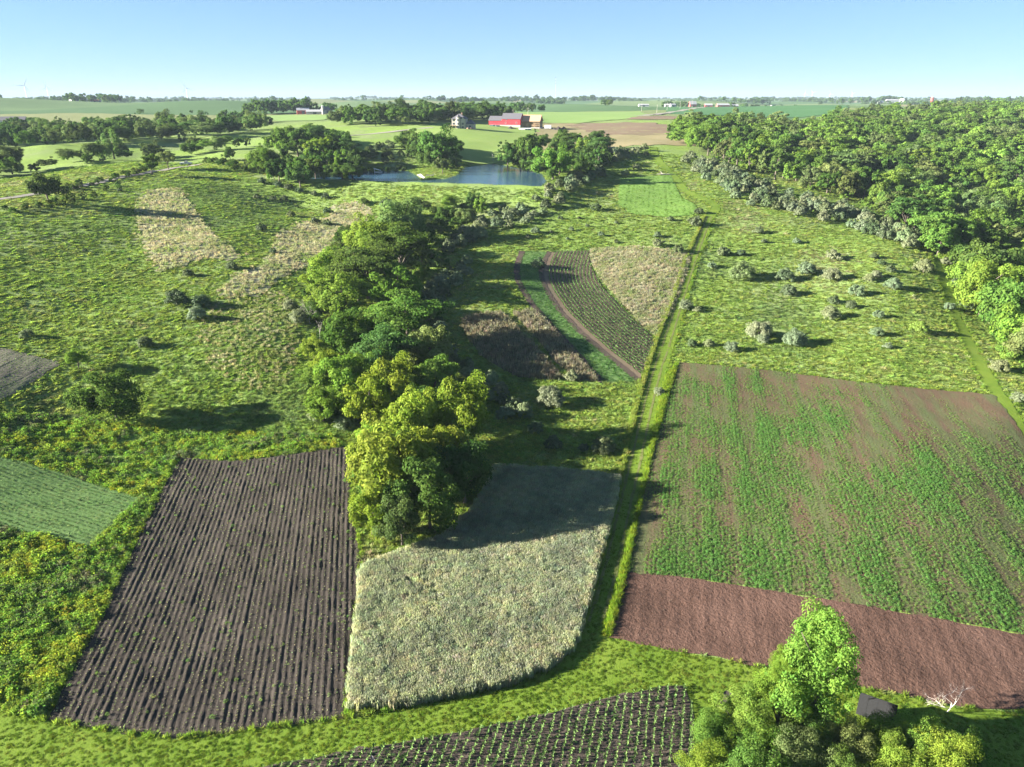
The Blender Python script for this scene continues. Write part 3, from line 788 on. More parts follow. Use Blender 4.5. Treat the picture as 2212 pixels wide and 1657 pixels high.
# ------------------------------------------------------------------ scattered ground cover
def tuft_mesh(name, kind, seed, mat):
    r = np.random.default_rng(seed)
    if kind == 'grass':
        n = 46; a = r.uniform(0, 6.28, n); b = r.uniform(0, .45, n); t = b + r.uniform(.05, .4, n); h = r.uniform(.45, 1, n) * (1.15 - .8 * b)
        w = r.uniform(.035, .075, n)
        B = np.stack([np.cos(a) * b, np.sin(a) * b, 0 * a - .05], -1); T = np.stack([np.cos(a) * t, np.sin(a) * t, h], -1)
        S = np.stack([-np.sin(a), np.cos(a), 0 * a], -1) * w[:, None]
        V = np.stack([B - S, B + S, T], 1).reshape(-1, 3); F = np.arange(3 * n).reshape(-1, 3); k = n
    elif kind == 'weed':
        n = 60; d = r.normal(size=(n, 3)); d[:, 2] = np.abs(d[:, 2]); d /= np.linalg.norm(d, axis=1)[:, None]
        C = d * r.uniform(.5, 1, (n, 1)) * np.array([.6, .6, .85]); C[:, 2] += .05
        V, F = quads(C, d + r.normal(0, .5, (n, 3)), r.uniform(.07, .16, n), r); k = n
    elif kind == 'grain':
        n = 70; p = r.uniform(-.55, .55, (n, 2)); h = r.uniform(.75, 1.12, n); a = r.uniform(0, 3.14, n); w = r.uniform(.012, .026, n)
        S = np.stack([np.cos(a) * w, np.sin(a) * w, 0 * a], -1); ln = r.normal(0, .07, (n, 2))
        B = np.column_stack([p, 0 * h - .03]); M = np.column_stack([p + ln * .6, h * .8]); T = np.column_stack([p + ln, h])
        V = np.stack([B - S * .6, B + S * .6, M + S * 1.6, M - S * 1.6, M - S * 1.6, M + S * 1.6, T + S * .8, T - S * .8], 1).reshape(-1, 3)
        F = np.arange(8 * n).reshape(-1, 4); k = 2 * n
    elif kind == 'stalk':
        n = 16; p = r.uniform(-.6, .6, (n, 2)); h = r.uniform(.7, 1.1, n); a = r.uniform(0, 3.14, n); w = r.uniform(.025, .05, n)
        S = np.stack([np.cos(a) * w, np.sin(a) * w, 0 * a], -1); ln = r.normal(0, .1, (n, 2))
        B = np.column_stack([p, 0 * h - .03]); T = np.column_stack([p + ln, h])
        V = np.stack([B - S, B + S, T + S, T - S], 1).reshape(-1, 3); F = np.arange(4 * n).reshape(-1, 4); k = n
    else:                                        # sprout: a few short leaves
        n = 9; a = r.uniform(0, 6.28, n); t = r.uniform(.3, .6, n); h = r.uniform(.3, .8, n); w = r.uniform(.09, .16, n)
        T = np.stack([np.cos(a) * t, np.sin(a) * t, h], -1); S = np.stack([-np.sin(a), np.cos(a), 0 * a], -1) * w[:, None]
        M = T * np.array([.55, .55, .8]); B = M * .1
        V = np.stack([B, M - S, T, M + S], 1).reshape(-1, 3); F = np.arange(4 * n).reshape(-1, 4); k = n
    return np_mesh(name, V, F, [mat], {'lv': r.uniform(0, 1, k), 'hv': r.uniform(0, 1, k)})
def tuft_set(kind, n, seed):
    c = bpy.data.collections.new('tufts_' + kind)
    for i in range(n):
        o = bpy.data.objects.new('%s_%02d' % (kind, i), tuft_mesh(kind + '_tuft', kind, seed + i, M_TUFT)); c.objects.link(o)
    return c, n
TS = {k: tuft_set(k, n, s) for k, n, s in (('grass', 6, 1), ('weed', 6, 20), ('grain', 6, 40), ('stalk', 5, 60), ('sprout', 5, 80))}
def scatter_tree(coll):
    ng = bpy.data.node_groups.new('scatter_' + coll.name, 'GeometryNodeTree')
    ng.interface.new_socket('Geometry', in_out='INPUT', socket_type='NodeSocketGeometry')
    ng.interface.new_socket('Geometry', in_out='OUTPUT', socket_type='NodeSocketGeometry')
    n = ng.nodes; gi, go = n.new('NodeGroupInput'), n.new('NodeGroupOutput')
    ip = n.new('GeometryNodeInstanceOnPoints'); ci = n.new('GeometryNodeCollectionInfo')
    ci.inputs['Collection'].default_value = coll; ci.inputs['Separate Children'].default_value = True; ci.inputs['Reset Children'].default_value = True
    def na(nm, t):
        a = n.new('GeometryNodeInputNamedAttribute'); a.data_type = t; a.inputs['Name'].default_value = nm; return a.outputs['Attribute']
    L = ng.links.new
    L(gi.outputs[0], ip.inputs['Points']); L(ci.outputs[0], ip.inputs['Instance']); ip.inputs['Pick Instance'].default_value = True
    L(na('pick', 'INT'), ip.inputs['Instance Index']); L(na('rot', 'FLOAT_VECTOR'), ip.inputs['Rotation']); L(na('scl', 'FLOAT_VECTOR'), ip.inputs['Scale'])
    L(ip.outputs[0], go.inputs[0]); return ng
_NG = {}
def scatter(name, kind, xy, sw, sh, tint, label, cat, lean=.12, parent=None, zoff=0.0):
    """ground cover: one stuff object of many small clumps; sw width, sh height in metres, tint (n,3)"""
    coll, m = TS[kind]
    if kind not in _NG: _NG[kind] = scatter_tree(coll)
    n = len(xy); x, y = xy[:, 0], xy[:, 1]
    me = bpy.data.meshes.new(name); me.vertices.add(n)
    me.vertices.foreach_set('co', np.column_stack([x, y, height(x, y) + zoff]).astype(np.float32).ravel())
    def at(nm, t, arr, key): a = me.attributes.new(nm, t, 'POINT'); a.data.foreach_set(key, arr.astype(np.float32 if key != 'value' or t == 'FLOAT' else np.int32).ravel())
    at('pick', 'INT', rng.integers(0, m, n), 'value')
    at('rot', 'FLOAT_VECTOR', np.column_stack([rng.normal(0, lean, n), rng.normal(0, lean, n), rng.uniform(0, 6.28, n)]), 'vector')
    at('scl', 'FLOAT_VECTOR', np.column_stack([sw, sw, sh]), 'vector')
    at('tint', 'FLOAT_COLOR', np.column_stack([tint, np.ones(n)]), 'color')
    o = add(name, me, parent); md = o.modifiers.new('scatter', 'NODES'); md.node_group = _NG[kind]
    tag(o, label, cat, kind='stuff'); return o
def wave(x, y, L, seed):
    r = np.random.default_rng(seed)
    return sum(np.sin((x * math.cos(t) + y * math.sin(t)) * 2 * math.pi / (L * k) + p) for t, k, p in
               [(r.uniform(0, 6.28), r.uniform(.5, 1.6), r.uniform(0, 6.28)) for _ in range(7)]) / 3.2     # roughly -1..1
def tints(n, cols, w, sd=.13):
    """mix of leaf colours; w (n,) in 0..1 runs along the list"""
    cols = np.array(cols); t = np.clip(w, 0, .9999) * (len(cols) - 1); i = t.astype(int); f = (t - i)[:, None]
    c = cols[i] * (1 - f) + cols[i + 1] * f
    return np.clip(c * (1 + rng.normal(0, sd, (n, 1))) * (1 + rng.normal(0, sd * .5, (n, 3))), 0, 1)
# ------------------------------------------------------------------ meadow grass
def polar_pts(n, d0, d1, a0=-.84, a1=.84, pw=.5):
    d = rng.uniform(d0 ** pw, d1 ** pw, n) ** (1 / pw); a = rng.uniform(a0, a1, n)
    return np.column_stack([np.sin(a) * d, np.cos(a) * d])
def in_view(xy, h=1.0, m=60):
    p = np.column_stack([xy, height(xy[:, 0], xy[:, 1]) + h]); u, v = px_of(p)
    return (u > -m) & (u < 2211 + m) & (v > 190) & (v < 1657 + m)
def clear_of(xy, polys, grow=0.0):
    k = np.ones(len(xy), bool)
    for P in polys:
        lo, hi = P.min(0) - 2, P.max(0) + 2
        b = (xy[:, 0] > lo[0]) & (xy[:, 0] < hi[0]) & (xy[:, 1] > lo[1]) & (xy[:, 1] < hi[1]) & k
        if b.any():
            i = np.where(b)[0]; q = xy[i]; ins = inside(q[:, 0], q[:, 1], P)
            if grow: ins |= polydist(q[:, 0], q[:, 1], P) < grow
            k[i[ins]] = False
    return k
WEEDY = region([(-300,880),(150,900),(400,930),(700,940),(752,960),(600,985),(505,996),(388,987),(340,1075),(290,1180),(215,1345),(130,1480),(90,1550),(0,1530),(-300,1470)], 0, 30)
m = polar_pts(240000, 46, 430); m = m[in_view(m)]; m = m[clear_of(m, NOT_MEADOW)]; m = m[polydist(m[:, 0], m[:, 1], DAM, False) > 4]
weedy = inside(m[:, 0], m[:, 1], WEEDY)
g = m[~weedy]; d = np.hypot(g[:, 0], g[:, 1]); n = len(g)
w = .42 + .18 * wave(g[:, 0], g[:, 1], 38, 1) + .2 * wave(g[:, 0], g[:, 1], 95, 4) + .14 * wave(g[:, 0], g[:, 1], 9, 2) + rng.normal(0, .10, n)
big = np.clip(.55 + .35 * wave(g[:, 0], g[:, 1], 5, 3) + rng.normal(0, .18, n), .25, 1.3)
GC = [(.14, .20, .075), (.155, .235, .055), (.195, .275, .055), (.22, .28, .065), (.245, .27, .11), (.29, .27, .165)]
scatter('meadow_grass', 'grass', g, (.70 + d * .0030) * (.8 + .5 * big), (.08 + .26 * big ** 1.6) * (1 - .35 * sstep(110, 280, d)), tints(n, GC, w), 'rough tufted green meadow grass covering the slopes', 'grass', .2)
w2 = m[weedy]; n = len(w2)
t = .45 + .3 * wave(w2[:, 0], w2[:, 1], 14, 5) + rng.normal(0, .17, n)
hh = np.clip(.75 + .45 * wave(w2[:, 0], w2[:, 1], 4.5, 6) + rng.normal(0, .18, n), .35, 1.7)
scatter('tall_weeds', 'weed', w2, .75 + .35 * hh, .25 + .62 * hh, tints(n, [(.14, .15, .085), (.10, .19, .045), (.145, .25, .04), (.19, .275, .045), (.26, .285, .03), (.18, .25, .06)], t, .16),
        'tall yellow green weeds crowding round the left plots', 'weeds', .2)
# taller ragged grass hugging the edges of tracks and fields
def edge_pts(P, step, spread, closed=True):
    out = []
    n = len(P)
    for i in range(n if closed else n - 1):
        a, b = P[i], P[(i + 1) % n]; k = max(1, int(np.hypot(*(b - a)) / step))
        out += [a + (b - a) * rng.random() + rng.normal(0, spread, 2) for _ in range(k)]
    return np.array(out)
e = np.concatenate([edge_pts(MOWN, .14, .5), edge_pts(TRACKR, .3, .5), edge_pts(PLOW, .16, .45), edge_pts(CROP, .2, .4), edge_pts(GREENL, .3, .5), edge_pts(RING, .5, .4)])
e = e[in_view(e)]; e = e[clear_of(e, NOT_MEADOW)]; n = len(e)
scatter('edge_grass', 'grass', e, rng.uniform(.5, .95, n), rng.uniform(.2, .75, n), tints(n, [(.11, .18, .03), (.15, .24, .032), (.20, .26, .045)], rng.uniform(0, 1, n)), 'tall bright grass along the track and field edges', 'grass', .22)
lft = region([(1262,1330),(1288,1240),(1318,1120),(1342,1030),(1372,900),(1388,840),(1412,760),(1430,710),(1458,640),(1482,560),(1508,503),(1522,468)], 0, 20, False)
q = edge_pts(lft, .09, .45, False); q = q[clear_of(q, [MOWN])]; n = len(q)
scatter('edge_grass', 'grass', q, rng.uniform(.5, .9, n), rng.uniform(.7, 1.25, n), tints(n, [(.14, .18, .05), (.18, .24, .04), (.24, .25, .07)], rng.uniform(0, 1, n)), 'tall grass along the shady side of the mown track', 'grass', .2)
# grass strip between the track and the crop field
STRIP = region([(1440,812),(1462,785),(1432,890),(1402,1000),(1374,1130),(1352,1235),(1332,1320),(1314,1376),(1306,1372),(1325,1300),(1350,1210),(1372,1120),(1394,1020),(1418,900)], 0, 25)
q = np.array(fill(STRIP, 2600, .22, 5)); n = len(q)
scatter('edge_grass', 'grass', q, rng.uniform(.6, 1.0, n), rng.uniform(.5, 1.05, n), tints(n, [(.11, .18, .02), (.15, .23, .02), (.20, .25, .03)], rng.uniform(0, 1, n)), 'bright tall grass strip between mown track and crop field', 'grass', .22)
# short mown turf
m = polar_pts(90000, 42, 190); m = m[in_view(m)]; m = m[inside(m[:, 0], m[:, 1], MOWN) & clear_of(m, [MAIZE])]; n = len(m)
scatter('mown_turf', 'weed', m, rng.uniform(.22, .5, n), rng.uniform(.06, .2, n), tints(n, [(.075, .13, .015), (.12, .185, .02), (.16, .20, .035)], .5 + .4 * wave(m[:, 0], m[:, 1], 6, 8) + rng.normal(0, .2, n)), 'short mown turf of the track and headland', 'grass', .1, zoff=.06)

def pts_in(P, dens_, seed=0):
    P = np.asarray(P); lo, hi = P.min(0), P.max(0); n = int((hi - lo).prod() * dens_)
    q = np.random.default_rng(seed).uniform(lo, hi, (n, 2)); return q[inside(q[:, 0], q[:, 1], P)]
def row_pts(P, ang, sp, along, jw, ja, seed=0, ph=0.0):
    r = np.random.default_rng(seed); P = np.asarray(P); ca, sa = math.cos(ang), math.sin(ang)
    U, W = P[:, 0] * ca - P[:, 1] * sa, P[:, 0] * sa + P[:, 1] * ca
    us = (np.arange(math.floor(U.min() / sp), U.max() / sp + 1) + ph) * sp; ws = np.arange(W.min(), W.max(), along)
    gu, gw = np.meshgrid(us, ws); gu = gu + r.normal(0, jw, gu.shape); gw = gw + r.normal(0, ja, gw.shape)
    x, y = (gu * ca + gw * sa).ravel(), (-gu * sa + gw * ca).ravel(); k = inside(x, y, P)
    return np.column_stack([x, y])[k]
# grain field
q = pts_in(RYE, 14, 3); n = len(q)
hole = region([(850,1240),(930,1222),(985,1225),(985,1250),(950,1275),(975,1310),(930,1318),(915,1290),(870,1262)], 0, 15)
ih = inside(q[:, 0], q[:, 1], hole) & (rng.random(n) < .55)
q = q[~ih]; n = len(q)
wv = .5 + .3 * wave(q[:, 0], q[:, 1], 9, 9) + .2 * wave(q[:, 0], q[:, 1], 2.5, 10) + rng.normal(0, .15, n)
ed = np.clip(1 - polydist(q[:, 0], q[:, 1], RYE) / 1.2, 0, 1)
scatter('grain_stand', 'grain', q, rng.uniform(.6, .9, n), (1.05 + .09 * wave(q[:, 0], q[:, 1], 9, 11)) * rng.uniform(.82, 1.12, n),
        tints(n, [(.22, .245, .19), (.28, .30, .235), (.34, .35, .265), (.39, .39, .28)], np.clip(wv + .35 * ed, 0, 1)), 'dense stand of pale grey green ripening grain', 'grain', .1)
h2 = pts_in(hole, 5, 8); n = len(h2)
scatter('field_weeds', 'weed', h2, rng.uniform(.5, 1, n), rng.uniform(.5, 1.05, n), tints(n, [(.07, .15, .03), (.12, .22, .035)], rng.uniform(0, 1, n)), 'low green weeds in the gap of the grain field', 'weeds')
# dry grass
for P, s, lab in ((TANTRI, 1, 'tan dry grass standing in the triangular patch'), (TANL, 2, 'tan dry grass on the open meadow slope'), (TANM, 3, 'tan dry grass against the tree draw')):
    q = pts_in(P, 2.6 if s == 1 else 1.5, s); q = q + rng.normal(0, .3 if s == 1 else 1.1, q.shape); n = len(q)
    t = .52 + .28 * wave(q[:, 0], q[:, 1], 12, 20 + s) + rng.normal(0, .2, n)
    scatter('dry_grass', 'grass', q, rng.uniform(.8, 1.3, n), rng.uniform(.5, 1.0, n), tints(n, [(.16, .22, .07), (.23, .24, .13), (.32, .295, .21), (.38, .345, .26)], t), lab, 'grass', .2)
mixd = region([(470,645),(600,620),(640,660),(650,760),(610,850),(520,840),(440,780),(420,720)], 0, 20)
q = pts_in(mixd, .9, 61); n = len(q)
scatter('dry_grass', 'grass', q, rng.uniform(.7, 1.1, n), rng.uniform(.35, .7, n), tints(n, [(.17, .22, .07), (.25, .25, .14), (.34, .31, .22)], .5 + .4 * wave(q[:, 0], q[:, 1], 10, 62) + rng.normal(0, .2, n)), 'thin straw grass mixed into the meadow beside the draw', 'grass', .2)
for P, s, lab in ((STALK1, 1, 'dry brown stalks near the tree draw'), (STALK2, 2, 'dry brown stalks along the bare strip')):
    q = pts_in(P, 3.0, 5 + s); n = len(q)
    scatter('dry_stalks', 'stalk', q, rng.uniform(.7, 1.1, n), rng.uniform(.6, 1.25, n), tints(n, [(.125, .115, .085), (.195, .175, .13), (.28, .25, .19)], rng.uniform(0, 1, n)), lab, 'stalks')
    scatter('dry_stalks', 'grass', q[::2], rng.uniform(.6, .9, len(q[::2])), rng.uniform(.3, .6, len(q[::2])), tints(len(q[::2]), [(.09, .14, .04), (.15, .18, .07)], rng.uniform(0, 1, len(q[::2]))), 'green undergrowth below the ' + lab, 'grass')
# alfalfa, bright plot
q = pts_in(ALF, 5, 4); n = len(q)
scatter('alfalfa_plants', 'weed', q, rng.uniform(.4, .7, n), rng.uniform(.15, .35, n), tints(n, [(.06, .14, .04), (.085, .18, .05), (.12, .21, .06)], .5 + .3 * wave(q[:, 0], q[:, 1], 8, 30) + rng.normal(0, .2, n)), 'low green alfalfa of the curved strip', 'crop', zoff=.05)
q = pts_in(BRIGHT, 1.6, 5); n = len(q)
scatter('clover_plants', 'weed', q, rng.uniform(.7, 1.2, n), rng.uniform(.15, .35, n), tints(n, [(.09, .175, .032), (.12, .215, .04), (.155, .24, .055)], .5 + .3 * wave(q[:, 0], q[:, 1], 9, 31) + rng.normal(0, .2, n)), 'bright green cover crop of the ridge plot', 'crop', zoff=.1)
# green crop on the left, seedlings
q = row_pts(GREENL, A_GL, .8, .26, .09, .1, 6); q = q[in_view(q)]; n = len(q)
scatter('left_crop_plants', 'weed', q, rng.uniform(.3, .55, n), rng.uniform(.15, .3, n), tints(n, [(.12, .20, .08), (.17, .26, .11), (.22, .29, .14)], rng.uniform(0, 1, n)), 'blue green crop rows of the left plot', 'crop', zoff=.1)
q = row_pts(DARKL, row_angle((100, 800), (0, 850)), .9, .45, .06, .1, 7); q = q[in_view(q)]; n = len(q)
scatter('seedling_plants', 'sprout', q, rng.uniform(.3, .5, n), rng.uniform(.2, .35, n), tints(n, [(.07, .12, .04), (.11, .16, .06)], rng.uniform(0, 1, n)), 'seedlings of the grey brown field corner', 'crop', zoff=.1)
# patchy crop of the big right field
q = row_pts(CROP, A_RED, .55, .16, .13, .08, 8); q = q[in_view(q)]
ca, sa = math.cos(A_RED), math.sin(A_RED); u, v = q[:, 0] * ca - q[:, 1] * sa, q[:, 0] * sa + q[:, 1] * ca
pu, pv = px_of(np.column_stack([q, height(q[:, 0], q[:, 1])]))
den = .78 + .22 * wave(u * 3.2, v * .12, 12, 41) + .18 * wave(u * 6, v * .2, 6, 42) + .20 * wave(u, v * .6, 16, 43)
den -= .75 * sstep(1650, 2150, pu) * sstep(1050, 850, pv) + .25 * sstep(900, 800, pv)
k = rng.random(len(q)) < np.clip(den, .10, .9); q = q[k]; den = den[k]; n = len(q)
sz = np.clip(.15 + .24 * den, .13, .42) * rng.uniform(.65, 1.35, n)
scatter('patchy_crop_plants', 'weed', q, sz, sz * .85, tints(n, [(.16, .185, .07), (.15, .205, .06), (.125, .215, .055), (.105, .22, .055)], np.clip(den + rng.normal(0, .15, n), 0, 1)), 'young green crop streaking the reddish field', 'crop', zoff=.09)
# sprouts and stubble in the plowed field
q = row_pts(PLOW, A_PLOW, .72, .26, .07, .08, 9, .5); k = rng.random(len(q)) < .55; q = q[k]; n = len(q)
scatter('plowed_field_sprouts', 'sprout', q, rng.uniform(.14, .3, n), rng.uniform(.1, .25, n), tints(n, [(.11, .14, .07), (.17, .20, .10), (.30, .29, .20)], rng.uniform(0, 1, n)), 'tiny sprouts and straw along the plowed ridges', 'crop', zoff=.18)
q = pts_in(PLOW, .10, 12); n = len(q)
scatter('plowed_field_weeds', 'weed', q, rng.uniform(.25, .6, n), rng.uniform(.2, .45, n), tints(n, [(.10, .17, .05), (.15, .22, .08)], rng.uniform(0, 1, n)), 'scattered green weeds in the plowed field', 'weeds', zoff=.2)
q = pts_in(RED, .5, 13); q = q[in_view(q)]; n = len(q)
scatter('soil_clods', 'weed', q, rng.uniform(.08, .25, n), rng.uniform(.05, .16, n), tints(n, [(.10, .06, .045), (.2, .125, .1), (.3, .22, .18)], rng.uniform(0, 1, n)), 'clods and straw bits on the bare red soil', 'soil', zoff=.1)

# ------------------------------------------------------------------ crop rows that can be told apart: maize, contour rows
M_MAIZE = leafmat('maize_leaf', 'object', .3)
def plant_row(name, P, Z, hh, parent, col, r, leafw=.05):
    n = len(P); nb = 5
    a = r.uniform(0, 6.28, (n, nb)); t = r.uniform(.5, 1.0, (n, nb)) * hh[:, None] * .75; h = r.uniform(.7, 1.1, (n, nb)) * hh[:, None]
    B = np.repeat(np.column_stack([P, Z])[:, None], nb, 1)
    T = B + np.stack([np.cos(a) * t, np.sin(a) * t, h * .72], -1); M = B + np.stack([np.cos(a) * t * .45, np.sin(a) * t * .45, h], -1)
    S = np.stack([-np.sin(a), np.cos(a), 0 * a], -1) * leafw * (hh[:, None, None] / .4)
    V = np.stack([B, M - S, T, M + S], 2).reshape(-1, 3); F = np.arange(len(V)).reshape(-1, 4)
    me = np_mesh(name, V, F, [M_MAIZE], {'lv': r.uniform(0, 1, len(F)), 'hv': r.uniform(0, 1, len(F))})
    o = add(name, me, parent); o.color = col; return o
def maize_rows():
    r = np.random.default_rng(4); ca, sa = math.cos(A_MAIZE), math.sin(A_MAIZE); sp = .86
    U, W = MAIZE[:, 0] * ca - MAIZE[:, 1] * sa, MAIZE[:, 0] * sa + MAIZE[:, 1] * ca
    for k in range(int(U.min() / sp), int(U.max() / sp) + 1):
        w = np.arange(W.min(), W.max(), .19); w = w + r.normal(0, .05, len(w)); u = k * sp + r.normal(0, .035, len(w)) + .08 * np.sin(w * .3 + k * .7)
        p = np.column_stack([u * ca + w * sa, -u * sa + w * ca]); p = p[inside(p[:, 0], p[:, 1], MAIZE)]
        if len(p) < 4: continue
        p = p[in_view(p, .3, 30)]; p = p[r.random(len(p)) < .9]
        if len(p) < 4: continue
        plant_row('maize_row', p, height(p[:, 0], p[:, 1]) + .1, r.uniform(.26, .48, len(p)), maize_o, (.14, .23, .075, 1), r)
maize_rows()
q = pts_in(MAIZE, 6, 33); q = q[in_view(q)]; n = len(q)
k = rng.random(n) < np.clip(.5 + .4 * wave(q[:, 0], q[:, 1], 7, 50) + 1.1 * sstep(1150, 700, px_of(np.column_stack([q, 0 * q[:, 0]]))[0]), .1, 1); q = q[k]; n = len(q)
scatter('maize_field_weeds', 'weed', q, rng.uniform(.14, .34, n), rng.uniform(.08, .22, n), tints(n, [(.07, .15, .05), (.10, .20, .06), (.16, .22, .09)], rng.uniform(0, 1, n)), 'low weeds between the maize rows', 'weeds', zoff=.1)
def contour_rows():
    r = np.random.default_rng(6)
    T = np.gradient(curveB, axis=0); T /= np.linalg.norm(T, axis=1)[:, None]; Nn = np.stack([-T[:, 1], T[:, 0]], -1)
    mid = ROWC.mean(0); s = 1 if ((mid - curveB[len(curveB) // 2]) @ Nn[len(curveB) // 2]) > 0 else -1
    for k in range(2, 42):
        L = smooth_line(curveB + Nn * s * k * 1.15, 3)
        ext = np.concatenate([L[:1] + (L[:1] - L[3:4]) * np.linspace(8, .5, 12)[:, None], L, L[-1:] + (L[-1:] - L[-4:-3]) * np.linspace(.5, 8, 12)[:, None]])
        seg = np.linalg.norm(np.diff(ext, axis=0), axis=1); c = np.concatenate([[0], np.cumsum(seg)])
        t = np.arange(0, c[-1], .34); p = np.column_stack([np.interp(t, c, ext[:, 0]), np.interp(t, c, ext[:, 1])]) + r.normal(0, .08, (len(t), 2))
        p = p[inside(p[:, 0], p[:, 1], ROWC)]
        if len(p) < 5: continue
        plant_row('crop_row', p, height(p[:, 0], p[:, 1]) + .1, r.uniform(.3, .55, len(p)), rowc_o, (.12, .21, .065, 1), r, .1)
contour_rows()
# ------------------------------------------------------------------ trees
def one(dx, dy, w, kind, col, label, name='deciduous_tree', group=None, cat='tree', cz=.55, zs=1.0):
    x, y, H = at_crown(dx, dy, w, kind, cz, zs)
    return put_tree(kind, x, y, H, G[col], name, label, cat, group, True, zs=zs)
# foreground clump at the bottom right
def hero_at(dx, dy, w, kind, col, label, Y=None, zs=1.25):
    """tree of the front clump: crown centre at a pixel, standing Y metres ahead"""
    if Y is None: Y = float(np.interp(dy, [1480, 1560, 1620, 1700], [53, 52, 50, 46.5]))
    r = ray(dx, dy); x, zc = r[0] * Y, CAMZ + r[2] * Y
    dep = Y * cP + (CAMZ - zc) * sP; H = w * K * dep / FPX / (2 * PROTO[kind][1])
    z0 = float(height(np.array([x]), np.array([Y]))[0]); lift = max(0.0, zc - z0 - .56 * H * zs)
    put_tree(kind, x, Y, H, G[col], 'deciduous_tree', label, 'tree', None, True, zs=zs, lift=lift)
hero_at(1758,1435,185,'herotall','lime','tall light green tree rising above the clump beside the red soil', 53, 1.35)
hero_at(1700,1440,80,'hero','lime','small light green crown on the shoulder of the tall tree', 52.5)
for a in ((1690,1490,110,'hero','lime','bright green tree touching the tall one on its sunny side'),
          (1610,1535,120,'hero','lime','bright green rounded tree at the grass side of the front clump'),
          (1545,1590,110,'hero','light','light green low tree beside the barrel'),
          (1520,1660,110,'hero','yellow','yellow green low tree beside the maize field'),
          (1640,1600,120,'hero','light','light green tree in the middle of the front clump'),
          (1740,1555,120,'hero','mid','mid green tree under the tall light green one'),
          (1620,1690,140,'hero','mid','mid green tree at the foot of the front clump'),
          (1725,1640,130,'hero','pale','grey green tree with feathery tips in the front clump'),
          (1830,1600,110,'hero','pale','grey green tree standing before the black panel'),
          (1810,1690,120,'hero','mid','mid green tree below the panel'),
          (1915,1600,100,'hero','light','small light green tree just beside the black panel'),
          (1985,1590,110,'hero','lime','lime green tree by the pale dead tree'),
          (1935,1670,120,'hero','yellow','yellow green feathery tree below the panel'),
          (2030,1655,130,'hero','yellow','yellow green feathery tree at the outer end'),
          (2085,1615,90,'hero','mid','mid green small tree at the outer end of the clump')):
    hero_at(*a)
# lone trees of the left meadow
one(240,850,128,'near','mid','lone spreading tree with bare lower limbs and long shadow in the meadow', name='meadow_tree', cz=.6, zs=.95)
one(166,775,46,'vase','lime','small slender green tree beside the seedling field corner', name='meadow_tree')
one(97,402,76,'spread','olive','dark olive spreading tree beside the gravel road', name='roadside_tree')
# front part of the wooded draw: named by what sets each apart
for a in ((1000,893,128,'near','yellow','tall yellow green tree at the head of the wooded draw'),
          (893,912,122,'near','yellow','yellow green tree beside the tallest tree of the draw'),
          (835,1005,165,'near','yellow','broad bright yellow tree facing the plowed field'),
          (930,985,130,'near','yellow','yellow topped tree in the middle of the draw end'),
          (1002,1015,125,'near','dark','dark green tree leaning over the grain field'),
          (925,1065,140,'near','dark','dark shaded tree under the yellow crowns'),
          (800,1105,95,'near','yellow','low yellow green tree touching the plowed field'),
          (865,1125,95,'near','olive','low olive green tree at the tip of the draw'),
          (795,868,95,'near','yellow','small yellow tree above the silver bushes of the draw'),
          (850,828,110,'near','yellow','feathery yellow green tree half way up the draw'),
          (940,815,90,'near','light','light green tree on the shaded side of the draw'),
          (735,815,110,'near','light','light green tree on the sunny side of the draw'),
          (835,762,130,'nearwal','blue','blue green layered tree half way up the draw'),
          (745,722,105,'near','mid','mid green tree above the light green one'),
          (880,695,170,'nearwal','mid','wide layered tree with drooping fronds in the draw'),
          (925,752,100,'near','pale','pale feathery tree beside the wide layered tree'),
          (800,690,90,'near','light','light green tree beside the wide layered tree'),
          (735,640,125,'near','light','round light green tree beside the bare grey tree'),
          (855,618,105,'near','light','light green tree behind the wide layered tree'),
          (792,585,150,'nearwal','dark','dark broad layered tree of the upper draw'),
          (865,540,150,'nearwal','dark','dark green layered tree of the upper draw'),
          (715,575,90,'near','lime','bright green tree at the sunny edge of the upper draw'),
          (800,515,110,'near','yellow','yellow green tree of the upper draw'),
          (870,478,110,'near','pale','pale willowy tree of the upper draw')):
    one(*a, zs=1.34 if a[1] > 860 else (1.12 if a[1] > 700 else .95))
random.seed(11)
dr = region([(690,900),(660,700),(640,600),(700,520),(790,460),(880,430),(980,415),(1070,420),(1060,450),(985,470),(965,540),(925,600),(930,700),(985,820),(1050,900),(1050,1010),(860,1120),(770,1010)], 5, 30)
for i, p in enumerate(fill(dr, 62, 4.2, 21, [t for t in TREES if t[2] > 2.5])):
    far_ = p[1] > 215
    col = random.choice(['mid', 'dark', 'blue', 'light', 'olive'] if far_ or p[0] > -18 else ['mid', 'light', 'yellow', 'lime'])
    later(random.choice(['broad', 'spread', 'walnut', 'tall']) if far_ else random.choice(['near', 'nearwal', 'near']), p[0], p[1], random.uniform(5.0, 8.0), col, 'deciduous_tree',
             'tree packed in the wooded draw below the dam', 'tree', 'trees of the wooded draw')
# understory of the draw
for i, p in enumerate(fill(dr, 60, 3.0, 22)):
    later('gbush', p[0], p[1], random.uniform(2.0, 3.6), random.choice(['mid', 'light', 'dark']), 'shrub', 'shrub under the trees of the wooded draw', 'shrub', 'undergrowth of the wooded draw', False)

